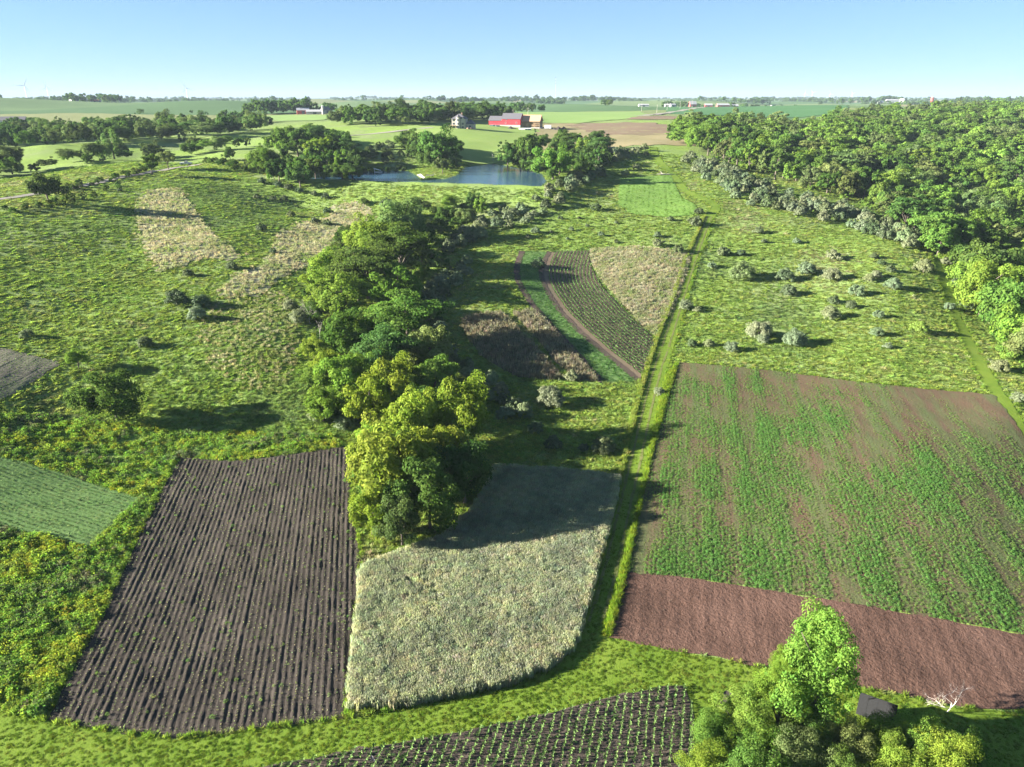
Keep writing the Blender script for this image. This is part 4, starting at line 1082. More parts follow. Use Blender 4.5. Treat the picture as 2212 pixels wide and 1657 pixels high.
# pond side
for a in ((588,342,44,'willow','pale','pale willow at the end of the dam'),(590,372,30,'willow','lime','small lime willow below the pale willow at the dam end'),
          (735,350,46,'willow','lime','lime green willow leaning over the pond'),(690,322,58,'broad','light','bright green round tree above the pond'),
          (640,300,60,'broad','mid','tall mid green tree at the top of the pond grove'),(955,355,32,'broad','olive','small grey green tree alone on the pond spit'),
          (945,318,90,'spread','mid','large broad tree behind the pond spit'),(885,300,58,'spread','mid','dark broad tree left of the large spit tree'),
          (1195,350,78,'spread','light','large light green tree on the far pond bank'),(1140,318,60,'broad','mid','mid green tree across the pond'),
          (1212,300,44,'broad','dark','dark round crowned tree on the skyline of the far bank'),(1290,304,44,'vase','dark','ragged dark tree at the end of the far bank grove'),
          (1265,318,44,'broad','light','light green round tree on the far bank'),(495,330,28,'broad','mid','small round tree beside the parked pickup'),
          (325,352,40,'broad','mid','roadside tree at the meadow corner'),(360,345,40,'vase','pale','thin pale tree between road and pickup')):
    one(*a)
def grove(pix, off, n, rmin, hs, cols, label, group, seed, kinds=('broad', 'spread', 'tall', 'broad'), parts=True, poly=None, name='deciduous_tree', zs=1.0):
    P = region(pix, off, 25) if poly is None else poly
    for p in fill(P, n, rmin, seed, [t for t in TREES if t[2] > 2]):
        later(random.choice(kinds), p[0], p[1], random.uniform(*hs), random.choice(cols), name, label, 'tree', group, parts)
grove([(555,345),(575,300),(600,275),(660,268),(720,285),(790,310),(790,350),(740,362),(690,366),(600,372)], 7, 60, 4.6, (7, 13), ['mid', 'dark', 'mid', 'blue', 'light'], 'tree of the dense grove on the left pond bank', 'grove on the left pond bank', 31)
grove([(870,290),(960,290),(1000,325),(985,352),(900,330)], 7, 14, 5, (8, 12), ['mid', 'dark', 'blue'], 'tree of the small grove behind the pond spit', 'grove behind the pond spit', 32)
grove([(1088,305),(1150,295),(1230,290),(1310,308),(1310,335),(1240,355),(1190,362),(1100,345)], 7, 40, 5, (7, 12), ['mid', 'dark', 'blue', 'light'], 'tree of the grove on the right pond bank', 'grove on the right pond bank', 33)
grove(None, 0, 110, 6.2, (9, 15), ['mid', 'dark', 'blue', 'olive'], 'tree of the wooded band behind the house', 'wooded band behind the house', 34,
      poly=colpoly([(740,560),(830,560),(930,575),(1000,600),(1060,660),(1110,700),(1060,780),(900,720),(700,640)]))
grove(None, 0, 170, 5.6, (8, 14), ['mid', 'dark', 'blue', 'olive', 'pale'], 'tree of the long wooded valley across the meadow', 'wooded valley across the meadow', 35,
      poly=colpoly([(-120,420),(60,430),(180,450),(320,475),(450,510),(570,545),(600,600),(450,640),(250,640),(0,600),(-150,560)]))
grove(None, 0, 34, 6, (5, 9), ['mid', 'light', 'pale', 'olive'], 'tree of the sparse line between the two meadow slopes', 'line between the meadow slopes', 36,
      poly=colpoly([(-60,345),(40,350),(140,362),(260,390),(400,425),(550,462),(560,478),(400,445),(240,410),(100,385),(-80,370)]))
one(240,312,54,'willow','pale','broad pale willow between the two meadow slopes')
one(20,345,60,'vase','olive','grey half bare tree at the left meadow slope')
# scattered trees along the dam foot and the hill
for a in ((640,427,0),): pass
# ---- the big wood on the right: nearest crowns are trees of their own, the rest one mass
WOOD = np.concatenate([region([(2330,830),(2185,812),(2150,740),(2105,670),(2060,600),(2010,548),(1965,506)], 0, 30, False),
   region([(1890,456),(1800,424),(1700,400),(1600,365),(1520,335),(1462,318)], 0, 30, False),
   colpoly([(1445,500),(1480,560),(1560,575),(1650,590),(1700,560),(1790,620),(1810,720),(1900,800),(2100,820),(2350,800)])])
random.seed(5)
wp = fill(WOOD, 1350, 7.0, 41)
vis = []
for p in wp:
    q = np.array([p[0], p[1], float(height(np.array([p[0]]), np.array([p[1]]))[0]) + 9]); u, v = px_of(q)
    if -50 < u < 2260: vis.append((np.hypot(*p), p))
vis.sort(key=lambda t: t[0])
def wood_col(p):
    t = random.random(); near_ = p[1] < 260
    if near_: return random.choice(['light', 'lime', 'mid', 'light', 'lime', 'pale'])
    return random.choice(['mid', 'light', 'mid', 'light', 'olive', 'pale', 'light', 'mid'])
for i, (dd, p) in enumerate(vis[:285]):
    edge = polydist(np.array([p[0]]), np.array([p[1]]), WOOD)[0] < 9
    lab = 'tree at the meadow edge of the big wood' if edge else 'tree inside the big wood'
    later(random.choice(['broad', 'spread', 'spread', 'broad', 'spread', 'tall', 'walnut']) if dd > 250 else random.choice(['near', 'near', 'near', 'nearwal', 'spread']), p[0], p[1],
             random.uniform(9.5, 15.5), wood_col(p), 'deciduous_tree', lab, 'tree', 'edge of the big wood' if edge else 'inside of the big wood', True)
# the remaining crowns as one far wood
def mass(name, pts, hs, cols, label, kinds=('broad', 'spread', 'walnut'), Hs=None, Cs=None):
    cname = 'crowns_' + name
    coll = bpy.data.collections.new(cname); k = 0
    M = bpy.data.materials.get('leaf_mass') or leafmat('leaf_mass', 'inst', .34)
    for kd in kinds:
        for cm, tm in PROTO[kd][0]:
            me = cm.copy(); me.materials.clear(); me.materials.append(M)
            coll.objects.link(bpy.data.objects.new('crown_%02d' % k, me)); k += 1
    pts = np.array(pts); n = len(pts)
    TS[cname] = (coll, k)
    s = np.array(Hs) / 10 if Hs is not None else rng.uniform(hs[0], hs[1], n) / 10
    scatter(name, cname, pts, s, s * rng.uniform(.85, 1.1, n), np.array([G[c] for c in (Cs if Cs is not None else rng.choice(cols, n))]) * (1 + rng.normal(0, .14, (n, 1))), label, 'wood', .03)
mass('far_wood', [p for _, p in vis[285:]], (9.5, 16), ['mid', 'light', 'mid', 'light', 'olive', 'pale', 'light'], 'far crowns of the big wood merging into one mass')

for p in fill(WOOD, 2500, 3.2, 44):
    dw = polydist(np.array([p[0]]), np.array([p[1]]), WOOD)[0]
    if dw < 5.5 and p[1] < 420: later('gbush', p[0], p[1], random.uniform(3.0, 5.5), random.choice(['light', 'lime', 'mid', 'pale']), 'shrub', 'shrub in the leafy skirt of the big wood', 'shrub', 'skirt of the big wood', False)
# ------------------------------------------------------------------ silver bushes
def bush(dx, dy, w, col='silver', label='', group=None, kind=None, zs=.9):
    kd = kind or ('nearbush' if dy > 560 and w > 24 else 'bush')
    x, y, H = at_crown(dx, dy, w, kd, .42, zs)
    return put_tree(kd, x, y, H, G[col], 'silver_bush' if 'silver' in col else 'shrub', label, 'bush', group, kd == 'nearbush', zs=zs)
for a in ((380,643,56,'silverd','wide dark silver bush of the meadow trio'),(433,650,44,'silverd','middle silver bush of the meadow trio'),(424,677,46,'silver','pale silver bush lowest of the meadow trio'),
          (312,738,36,'silverd','single round silver bush with long shadow on the open meadow'),(405,589,28,'silverd','silver bush below the long tan patch'),(500,573,28,'silverd','dark silver bush at the tip of the long tan patch'),
          (57,720,32,'silver','low silver bush above the seedling field'),(563,491,26,'silverd','dark bush between the two tan patches'),
          (693,888,60,'silver','big silver bush at the sunny foot of the draw'),(746,912,50,'silver','grey silver bush beside the big one at the draw foot'),
          (646,682,48,'silver','silver bush next to the bare grey tree'),(626,658,36,'silver','smaller silver bush above the bare grey tree'),
          (1163,568,34,'silverd','dark silver bush standing in the contour rows'),(1234,811,34,'silver','silver bush at the foot of the dry stalks'),
          (1188,855,68,'silver','large silver bush lit in front of the shaded draw'),(1423,845,26,'silver','small silver bush beside the mown track and crop field'),
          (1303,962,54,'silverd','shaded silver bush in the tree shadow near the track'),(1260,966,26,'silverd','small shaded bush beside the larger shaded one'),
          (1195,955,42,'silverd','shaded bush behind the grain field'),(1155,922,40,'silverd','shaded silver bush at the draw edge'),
          (1603,585,58,'pale','tall pale green bush on the right meadow'),(1717,730,56,'silver','biggest pale silver bush of the right meadow'),
          (1640,712,62,'silver','wide silver bush beside the biggest pale one'),(1648,732,30,'silver','small silver bush in front of the wide one'),
          (1480,658,34,'silver','silver bush touching the mown track'),(1506,668,20,'silver','small bush beside the one touching the mown track'),
          (1986,707,42,'lime','yellow green bush near the wood track')):
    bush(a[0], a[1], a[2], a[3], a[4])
for dx, dy, w in ((1801,551,37),(1697,594,44),(1743,580,44),(1798,592,44),(1704,627,38),(1850,627,38),(1930,613,40),(1794,676,44),(1839,658,28),(1801,648,28),(1897,678,26),(1894,716,32),(1918,746,22),
                  (2051,661,26),(1996,575,46),(2043,562,28),(2073,607,40),(2088,656,30),(2161,790,44),(2201,858,34),(1888,552,22),(1903,566,20),(1924,580,24),(1878,600,26),(1893,592,26),(1537,572,22),
                  (1567,543,28),(1600,545,22),(1495,741,26),(1530,741,26),(1581,748,34),(1638,497,26),(1560,542,30),(1720,520,20),(1650,520,16)):
    c_ = random.choice(['silver', 'silver', 'silverd']); bush(dx, dy, w, c_, ('wide ' if w > 36 else 'small ' if w < 26 else '') + WORDC[c_] + ' bush scattered over the right meadow', 'bushes of the right meadow')
for dx, dy, w in ((1286,447,28),(1349,373,22),(1375,361,20),(1301,376,20),(1355,338,16),(1448,472,18),(1502,478,36),(1509,455,22),(1420,507,20),(1420,524,30),(1465,537,28),(1298,505,16),(1331,521,13),(1234,494,14),
                  (1268,487,12),(1156,497,22),(1395,332,14),(1140,510,14),(1210,470,14),(1250,470,10),(1330,480,10),(1190,500,12),(1225,515,10)):
    c_ = random.choice(['silver', 'silverd']); bush(dx, dy, w, c_, ('wide ' if w > 24 else 'tiny ' if w < 15 else '') + WORDC[c_] + ' bush on the ridge round the bright green plot', 'bushes of the ridge')
for dx, dy, w in ((555,424,18),(590,427,16),(629,462,20),(680,476,24),(706,481,22),(707,455,24),(589,541,18),(613,428,20),(183,540,12),(278,560,10),(258,410,13),(452,485,12),(835,438,34),(70,583,10),(530,440,10),(640,445,10),
                  (565,390,22),(600,397,20),(623,403,22),(645,411,20),(678,417,18),(703,423,20)):
    bush(dx, dy, w, 'silverd', 'dark silver bush dotted over the upper left meadow', 'bushes of the upper left meadow')
bush(785,434, 24, 'light', 'bright green bush below the dam')
random.seed(8)
def thicket(pix, n, rmin, hs, label, group, seed, cols=('silver', 'silver', 'silverd'), kind='bush', off=1.2):
    for p in fill(region(pix, off, 20), n, rmin, seed):
        later(kind, p[0], p[1], random.uniform(*hs), random.choice(cols), 'shrub' if kind == 'gbush' else 'silver_bush', label, 'shrub' if kind == 'gbush' else 'bush', group, False)
thicket([(1468,335),(1540,348),(1640,395),(1720,420),(1850,455),(1965,505),(1990,545),(1930,520),(1800,480),(1680,458),(1610,448),(1570,410),(1510,375)], 115, 3.4, (3.0, 5.4), 'bush in the thicket along the big wood', 'thicket along the big wood', 51)
thicket([(958,540),(985,505),(1060,460),(1120,435),(1200,400),(1270,352),(1330,325),(1400,318),(1330,345),(1300,365),(1250,405),(1200,440),(1140,475),(1060,495),(1010,530)], 80, 4.2, (2.8, 4.6), 'bush in the thicket right of the draw', 'thicket right of the draw', 52)
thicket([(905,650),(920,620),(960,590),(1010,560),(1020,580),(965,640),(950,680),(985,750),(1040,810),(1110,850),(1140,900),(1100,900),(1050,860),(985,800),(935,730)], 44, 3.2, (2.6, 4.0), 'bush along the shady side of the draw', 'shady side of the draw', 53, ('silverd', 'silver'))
thicket([(840,300),(900,310),(880,345),(800,350),(790,320)], 26, 5, (2.6, 4.2), 'bush on the bank above the pond', 'bank above the pond', 54, ('silverd', 'silver', 'olive'))
thicket([(440,342),(560,352),(600,372),(540,368),(450,355)], 22, 4, (2.4, 4.0), 'bush along the road by the pickup', 'road edge by the pickup', 55, ('olive', 'dark', 'mid'), 'gbush')
thicket([(0,442),(80,436),(130,425),(200,410),(255,395),(258,401),(200,420),(100,446),(0,456)], 26, 3.5, (1.4, 2.6), 'low shrub along the gravel road', 'shrubs of the gravel road', 56, ('mid', 'dark', 'olive'), 'gbush')
thicket([(130,400),(200,386),(260,372),(320,358),(322,364),(262,380),(200,396),(140,408)], 22, 3.5, (1.6, 3.0), 'shrub on the upper side of the gravel road', 'upper side of the gravel road', 57, ('mid', 'dark', 'olive'), 'gbush')
# shrubs round the pond edge
thicket([(690,366),(760,364),(830,362),(880,362),(880,368),(800,371),(700,375)], 26, 3.5, (1.8, 3.2), 'shrub leaning over the pond edge', 'shrubs of the pond edge', 58, ('dark', 'mid', 'olive'), 'gbush', .8)

# ------------------------------------------------------------------ dead trees
def dead(dx, dy, H, label, seed, mat=M_DEAD, name='dead_tree', z=None, depth=4, thin=.02, spread=.55):
    p = hit(dx, dy)[0] if z is None else np.append(plane_pts([(dx, dy)], z)[0], z)
    o = add(name, dead_mesh(name, seed, H, mat, depth, spread, thin), None, tuple(p)); tag(o, label, 'tree'); return o
dead(2042,1538,5.0,'pale bare dead tree against the red soil', 3, plain('bleached_wood', (.62, .56, .5), .9), depth=5, thin=.012, spread=.7)
dead(670,700,7.5,'bare grey tree on the sunny edge of the draw', 5, depth=5, thin=.012)
dead(690,735,5.5,'smaller bare grey tree below the first', 6, depth=4, thin=.012)
dead(1128,357,15,'bare dead snag standing in the pond', 7, z=ZW - .5, depth=2, spread=.25, thin=.012)
dead(1066,352,11,'thin dead pole tree at the far pond shore', 8, z=ZW, depth=2, spread=.2, thin=.012)
dead(1010,975,5,'grey leafless tree on the shaded side of the draw', 9, depth=5, thin=.012)

flush_queue(235, 205)
# ------------------------------------------------------------------ buildings, vehicles, masts
def box_me(name, x0, x1, y0, y1, z0, z1, mat):
    V = [(x, y, z) for z in (z0, z1) for y in (y0, y1) for x in (x0, x1)]
    F = [(0, 2, 3, 1), (4, 5, 7, 6), (0, 1, 5, 4), (1, 3, 7, 5), (3, 2, 6, 7), (2, 0, 4, 6)]
    me = bpy.data.meshes.new(name); me.from_pydata(V, [], F); me.materials.append(mat); return me
def box(name, x0, x1, y0, y1, z0, z1, mat, parent=None):
    return add(name, box_me(name, x0, x1, y0, y1, z0, z1, mat), parent)
def solid(name, V, F, mat, parent=None):
    return mesh_obj(name, V, F, mat, parent)
def gable_roof(name, x0, x1, y0, y1, z, h, ov, mat, parent, t=.18):
    """two sloping slabs, ridge along x"""
    ym = (y0 + y1) / 2; V = []; F = []
    s = h / ((y1 - y0) / 2)
    prof = [(y0 - ov, z - ov * s), (ym, z + h), (y1 + ov, z - ov * s), (y1 + ov, z - ov * s + t), (ym, z + h + t), (y0 - ov, z - ov * s + t)]
    for x in (x0 - ov, x1 + ov): V += [(x, a, b) for a, b in prof]
    F = [(0, 1, 7, 6), (1, 2, 8, 7), (2, 3, 9, 8), (3, 4, 10, 9), (4, 5, 11, 10), (5, 0, 6, 11), (0, 5, 4, 1), (1, 4, 3, 2), (6, 7, 10, 11), (7, 8, 9, 10)]
    return solid(name, V, F, mat, parent)
def hip_roof(name, x0, x1, y0, y1, z, h, ov, mat, parent):
    x0 -= ov; x1 += ov; y0 -= ov; y1 += ov; w = (y1 - y0) / 2; ym = (y0 + y1) / 2; r0, r1 = x0 + w, x1 - w
    if r1 < r0: r0 = r1 = (x0 + x1) / 2
    V = [(x0, y0, z), (x1, y0, z), (x1, y1, z), (x0, y1, z), (r0, ym, z + h), (r1, ym, z + h), (x0, y0, z - .15), (x1, y0, z - .15), (x1, y1, z - .15), (x0, y1, z - .15)]
    F = [(0, 1, 5, 4), (1, 2, 5), (2, 3, 4, 5), (3, 0, 4), (6, 7, 1, 0), (7, 8, 2, 1), (8, 9, 3, 2), (9, 6, 0, 3), (9, 8, 7, 6)]
    return solid(name, V, F, mat, parent)
def prism_y(name, pts, y0, y1, mat, parent=None):
    """extrude an x-z outline along y"""
    n = len(pts); V = [(x, y0, z) for x, z in pts] + [(x, y1, z) for x, z in pts]
    F = [tuple(range(n)), tuple(range(2 * n - 1, n - 1, -1))] + [(i, i + n, (i + 1) % n + n, (i + 1) % n) for i in range(n)]
    return solid(name, V, F, mat, parent)
def cyl(name, x, y, z0, z1, r0, r1, mat, parent=None, k=14, cap=0.0):
    V = []; F = []
    for z, r in ((z0, r0), (z1, r1)): V += [(x + r * math.cos(6.2832 * j / k), y + r * math.sin(6.2832 * j / k), z) for j in range(k)]
    F = [(j, (j + 1) % k, (j + 1) % k + k, j + k) for j in range(k)]
    V += [(x, y, z0), (x, y, z1 + cap)]
    F += [((j + 1) % k, j, 2 * k) for j in range(k)] + [(j + k, (j + 1) % k + k, 2 * k + 1) for j in range(k)]
    return mesh_obj(name, V, F, mat, parent, smooth=False)
def spot(dx, Y):
    z = 40.0
    for _ in range(4):
        x = (dx * K - 512) / FPX * (Y * cP + (CAMZ - z) * sP); z = float(height(np.array([x]), np.array([float(Y)]))[0])
    return (x, Y, z)
M_CREAM = plain('cream_siding', (.36, .34, .29), .8); M_ROOFD = plain('dark_shingle', (.085, .082, .095), .85, var=.25, scale=3)
M_GLASS = plain('window_glass', (.03, .04, .05), .08, var=.3); M_WHITE = plain('white_paint', (.5, .5, .49), .6, var=.06)
M_RED = plain('red_siding', (.55, .022, .035), .55, var=.1); M_CONC = plain('concrete', (.33, .32, .30), .9)
M_LUMBER = plain('new_lumber', (.40, .29, .18), .85, var=.15); M_SHEATH = plain('roof_sheathing', (.42, .25, .15), .85, var=.12, scale=.8)
M_BLACK = plain('black_plastic', (.006, .0065, .008), .8, var=.2); M_STEEL = plain('galvanised_steel', (.42, .43, .44), .4, .6)
M_DIRT = plain('dark_earth_pile', (.045, .038, .033), 1, var=.4); M_TRIM = plain('white_trim', (.5, .49, .47), .6, var=.05)
M_TYRE = plain('tyre_rubber', (.015, .015, .015), .8); M_STONE = plain('landscape_stone', (.33, .22, .15), .95, var=.4)
M_FRED = plain('faded_barn_red', (.36, .07, .06), .8, var=.2); M_LROOF = plain('light_metal_roof', (.4, .4, .4), .45, .3)
def window(parent, x, z, w, h, y, mull=True):
    f = box('window', x - w/2 - .1, x + w/2 + .1, y - .06, y + .05, z - .1, z + h + .1, M_TRIM, parent)
    if mull and w > 1.1:
        box('pane', x - w/2, x - .06, y - .09, y - .065, z, z + h, M_GLASS, f); box('pane', x + .06, x + w/2, y - .09, y - .065, z, z + h, M_GLASS, f)
    else: box('pane', x - w/2, x + w/2, y - .09, y - .065, z, z + h, M_GLASS, f)

def farmhouse():
    p = spot(991, 540); e = empty('farmhouse', p, rad(-8)); e.scale = (.88, .88, .88); tag(e, 'cream two storey farmhouse with turret and dark hipped roofs above the pond', 'house')
    box('wall', -5.8, 5.4, 0, 10, -1, 7.4, M_CREAM, e)
    hip_roof('roof', -5.8, 5.4, 0, 10, 7.4, 3.6, .6, M_ROOFD, e)
    # turret
    V = []; r = 1.7
    for z in (-1, 8.6): V += [(-.3 + r * math.cos(a), -.4 + r * math.sin(a), z) for a in np.arange(8) * math.pi / 4 + .39]
    F = [(j, (j + 1) % 8, (j + 1) % 8 + 8, j + 8) for j in range(8)] + [tuple(range(15, 7, -1))[::-1]]
    t = solid('turret', V, F, M_CREAM, e)
    cyl('turret_roof', -.3, -.4, 8.6, 8.75, 2.2, 2.15, M_ROOFD, t, 8, 2.2)
    for z in (.2, 2.9, 5.6):
        window(e, -4.2, z, 1.7, 1.5, 0); window(e, -.3, z, 1.3, 1.7, -1.98, False); window(e, 3.2, z, 1.5, 1.6, 0)
    # gabled bay
    prism_y('gable_bay', [(1.9, -1), (4.8, -1), (4.8, 6.6), (3.35, 8.6), (1.9, 6.6)], -.8, .5, M_CREAM, e)
    for z in (.2, 2.9): window(e, 3.35, z, 1.6, 1.6, -.8)
    gable_roof('bay_roof', 0, 0, 0, 0.02, 0, .01, 0, M_ROOFD, e).hide_render = False
    # wing with garage
    w = box('wing_wall', 5.4, 11.6, 2.5, 11, -1, 3.4, M_CREAM, e)
    hip_roof('wing_roof', 5.45, 11.6, 2.5, 11, 3.4, 3.4, .5, M_ROOFD, e)
    window(e, 8.6, 1.0, 1.4, 1.3, 2.5)
    box('chimney', 1.0, 1.9, 5, 5.9, 9.6, 11.9, M_STONE, e)
    d = box('deck', -7.8, -1.9, -3.0, 0, 2.35, 2.6, M_LUMBER, e)
    for x in (-7.6, -4.8, -2.1): box('deck_post', x, x + .2, -2.9, -2.7, -1.5, 2.35, M_LUMBER, d)
    box('deck_railing', -7.8, -1.9, -3.0, -2.94, 3.4, 3.5, M_TRIM, d)
    for i, (x, y, s) in enumerate(((8.2, -.5, 1.0), (9.6, -.2, .8), (6.4, -1.2, .9), (-8.6, -2, .8))):
        o = add('boulder', rock_me(20 + i, s), None, (p[0] + x, p[1] + y, p[2] + .1)); tag(o, 'tan landscape boulder in front of the farmhouse', 'boulder', 'boulders by the farmhouse')
def rock_me(seed, s, mat=None):
    bm = bmesh.new(); bmesh.ops.create_icosphere(bm, subdivisions=2, radius=s); r = random.Random(seed)
    for v in bm.verts: v.co *= r.uniform(.8, 1.2); v.co.z *= .7
    me = bpy.data.meshes.new('rock'); bm.to_mesh(me); bm.free(); me.materials.append(mat or M_STONE); return me
def heap_me(seed, w, h, mat):
    bm = bmesh.new(); bmesh.ops.create_grid(bm, x_segments=24, y_segments=24, size=1); r = np.random.default_rng(seed)
    for v in bm.verts:
        q = math.hypot(v.co.x, v.co.y); v.co.z = h * max(0, 1 - q) ** .9 * (1 + .25 * math.sin(v.co.x * 7 + seed) + .1 * r.normal()) - .1
        v.co.x *= w; v.co.y *= w * .7
    me = bpy.data.meshes.new('heap'); bm.to_mesh(me); bm.free(); me.materials.append(mat); return me
def clean_house():
    o = bpy.data.objects.get('bay_roof')
    if o: bpy.data.objects.remove(o)
farmhouse(); clean_house()

def red_barn():
    p = spot(1085, 590); e = empty('red_barn', p, rad(-14)); tag(e, 'bright red barn in two sections with dark roofs and white windows', 'barn')
    box('foundation', -11.3, 14.1, -.15, 12.1, -2.5, .9, M_CONC, e)
    box('wall', -11.2, -.6, 1, 11, .9, 4.1, M_RED, e)
    prism_y('foo', [(0, 0), (1, 0), (0, 1)], 0, 1, M_RED, e)
    wl = box('tall_wall', -.6, 14, 0, 12, .9, 5.3, M_RED, e)
    gable_roof('roof', -11.2, -.7, 1, 11, 4.1, 3.0, .4, M_ROOFD, e); gable_roof('tall_roof', -.6, 14, 0, 12, 5.3, 3.9, .4, M_ROOFD, e)
    for x in (2.6, 11.2): window(e, x, 1.9, 1.0, 1.0, 0, False)
    window(e, 3.0, 4.4, .6, .5, 0, False)
    for x0, y0, y1, z, h in ((-11.2, 1, 11, 4.1, 3.0), (13.9, 0, 12, 5.3, 3.9)):
        V = [(x0, y0, z), (x0, y1, z), (x0, (y0 + y1) / 2, z + h), (x0 + .1, y0, z), (x0 + .1, y1, z), (x0 + .1, (y0 + y1) / 2, z + h)]
        solid('gable_wall', V, [(0, 2, 1), (3, 4, 5), (0, 1, 4, 3), (1, 2, 5, 4), (2, 0, 3, 5)], M_RED, e)
    bpy.data.objects.remove(bpy.data.objects['foo'])
    # timber frame going up next to it
    q = spot(1141, 588); f = empty('timber_frame_barn', q, rad(-14)); tag(f, 'unfinished timber framed barn with tan roof sheathing beside the red barn', 'barn')
    X0, X1, D, zf, H = -8.6, 8.6, 12, .9, 5.4
    box('foundation', X0 - .2, X1 + .2, -.2, D + .2, -2.5, zf, M_CONC, f)
    st = box_me('stud', -.09, .09, -.1, .1, zf, H, M_LUMBER)
    for i in range(19):
        for y in (.12, D - .12): add('stud', st, f, (X0 + .1 + i * (X1 - X0 - .2) / 18, y, 0))
    for i in range(1, 11):
        for x in (X0 + .12, X1 - .12): add('stud', st, f, (x, i * D / 11, 0))
    for z in (2.4, 3.9, H): box('girt', X0, X1, 0, .22, z - .12, z + .1, M_LUMBER, f); box('girt', X1 - .22, X1, .25, D, z - .12, z + .1, M_LUMBER, f)
    for x0, x1 in ((-7.6, -4.0), (-2.2, .2), (3.4, 5.4)): box('wall_panel', x0, x1, .24, .32, zf, 3.8, M_SHEATH, f)
    box('inner_wall', X0 + .3, X1 - .3, 6.0, 6.1, zf, H, M_SHEATH, f)
    gable_roof('roof_sheathing', X0, X1, 0, D, H, 4.2, .5, M_SHEATH, f)
    for k in range(7):
        x = X1 - .1; y = .9 + k * (D - 1.8) / 6; h = H + 4.2 * (1 - abs(y - D / 2) / (D / 2)); box('gable_stud', x - .09, x + .09, y - .08, y + .08, H, h - .1, M_LUMBER, f)
    # site things
    s = spot(1183, 586); b = empty('white_trailer', s, rad(-10)); tag(b, 'white box trailer parked by the timber framed barn', 'trailer')
    box('body', -2.6, 2.6, -1.2, 1.2, .6, 3.1, M_WHITE, b)
    for x in (-.6, .6):
        for y in (-1.15, 1.15):
            w = cyl('wheel', 0, 0, -.12, .12, .4, .4, M_TYRE, b, 12); w.location = (x, y, .4); w.rotation_euler = (math.pi / 2, 0, 0)
    box('hitch', -4.0, -2.6, -.08, .08, .5, .65, M_STEEL, b)
    for i, (dx, Y, w, h) in enumerate(((1204, 584, 5, 2.6), (1217, 590, 5, 2.2), (1103, 572, 5, 1.8))):
        o = add('soil_pile', heap_me(i, w, h, M_DIRT), None, spot(dx, Y)); tag(o, ('dark soil pile beside the white trailer', 'rubble pile behind the dark soil pile', 'dark soil pile in front of the red barn')[i], 'soil pile')
    s = spot(1133, 566)
    for i in range(3):
        o = cyl('white_tank', 0, 0, -2.4, 2.4, .75, .75, M_WHITE, None, 16); o.location = (s[0] - 2 + i * 2.2, s[1] + i * .9, s[2] + .75); o.rotation_euler = (0, math.pi / 2, rad(-10)); tag(o, 'white cylindrical tank lying on the lawn below the barn', 'tank', 'tanks below the barn')
    for i, dx in enumerate((1062, 1068, 1074)):
        o = add('material_stack', box_me('stack', -1.6, 1.6, -.8, .8, 0, 1.3, M_STEEL), None, spot(dx, 578)); o.rotation_euler = (0, 0, .2 * i); tag(o, 'grey stack of building material before the red barn', 'stack', 'stacks before the red barn')
red_barn()

def left_house():
    p = spot(30, 640); e = empty('farm_building', p, rad(12)); tag(e, 'white long building with dark roof and porch behind the valley trees', 'building')
    box('wall', -16, 9, 0, 9, -1, 5.6, M_WHITE, e); gable_roof('roof', -16, 9, 0, 9, 5.6, 2.8, .5, M_ROOFD, e)
    for x in (-12, -8, -4, 0, 4): window(e, x, 3.4, 1.2, 1.2, 0)
    pr = box('porch_roof', -6, 12, -3.4, -.05, 2.9, 3.1, M_LROOF, e)
    for x in (-5.8, -1, 4, 8, 11.8): box('porch_post', x - .1, x + .1, -3.3, -3.1, -1, 2.9, M_WHITE, pr)
    box('lean_to', 9, 13, 2, 9, -1, 3.2, M_WHITE, e)
left_house()

def simple_farm(dx, Y, L, D, h, rh, wall, roof, label, rz=0, name='barn', lift=0):
    p = spot(dx, Y); e = empty(name, (p[0], p[1], p[2] + lift), rz); tag(e, label, 'barn' if 'barn' in name else 'building')
    w = prism_x(-L / 2, L / 2, D, h, rh, wall, e)
    gable_roof('roof', -L / 2, L / 2, 0, D, h, rh, .4, roof, e)
    box('door', -1.8, 1.8, -.08, .02, -.5, min(3.4, h * .8), M_ROOFD if wall is not M_ROOFD else M_WHITE, e)
    return e
def prism_x(x0, x1, D, h, rh, mat, parent):
    V = []
    for x in (x0, x1): V += [(x, 0, -1.5), (x, D, -1.5), (x, D, h), (x, D / 2, h + rh), (x, 0, h)]
    F = [(4, 3, 2, 1, 0), (5, 6, 7, 8, 9), (0, 1, 6, 5), (1, 2, 7, 6), (2, 3, 8, 7), (3, 4, 9, 8), (4, 0, 5, 9)]
    return solid('wall', V, F, mat, parent)
def silo(dx, Y, r, h, label, mat=M_CONC):
    p = spot(dx, Y); e = empty('silo', p); tag(e, label, 'silo')
    cyl('barrel', 0, 0, -1, h, r, r, mat, e, 16); cyl('dome', 0, 0, h + .01, h + .6, r * 1.02, r * .8, M_LROOF, e, 16, r * .45)
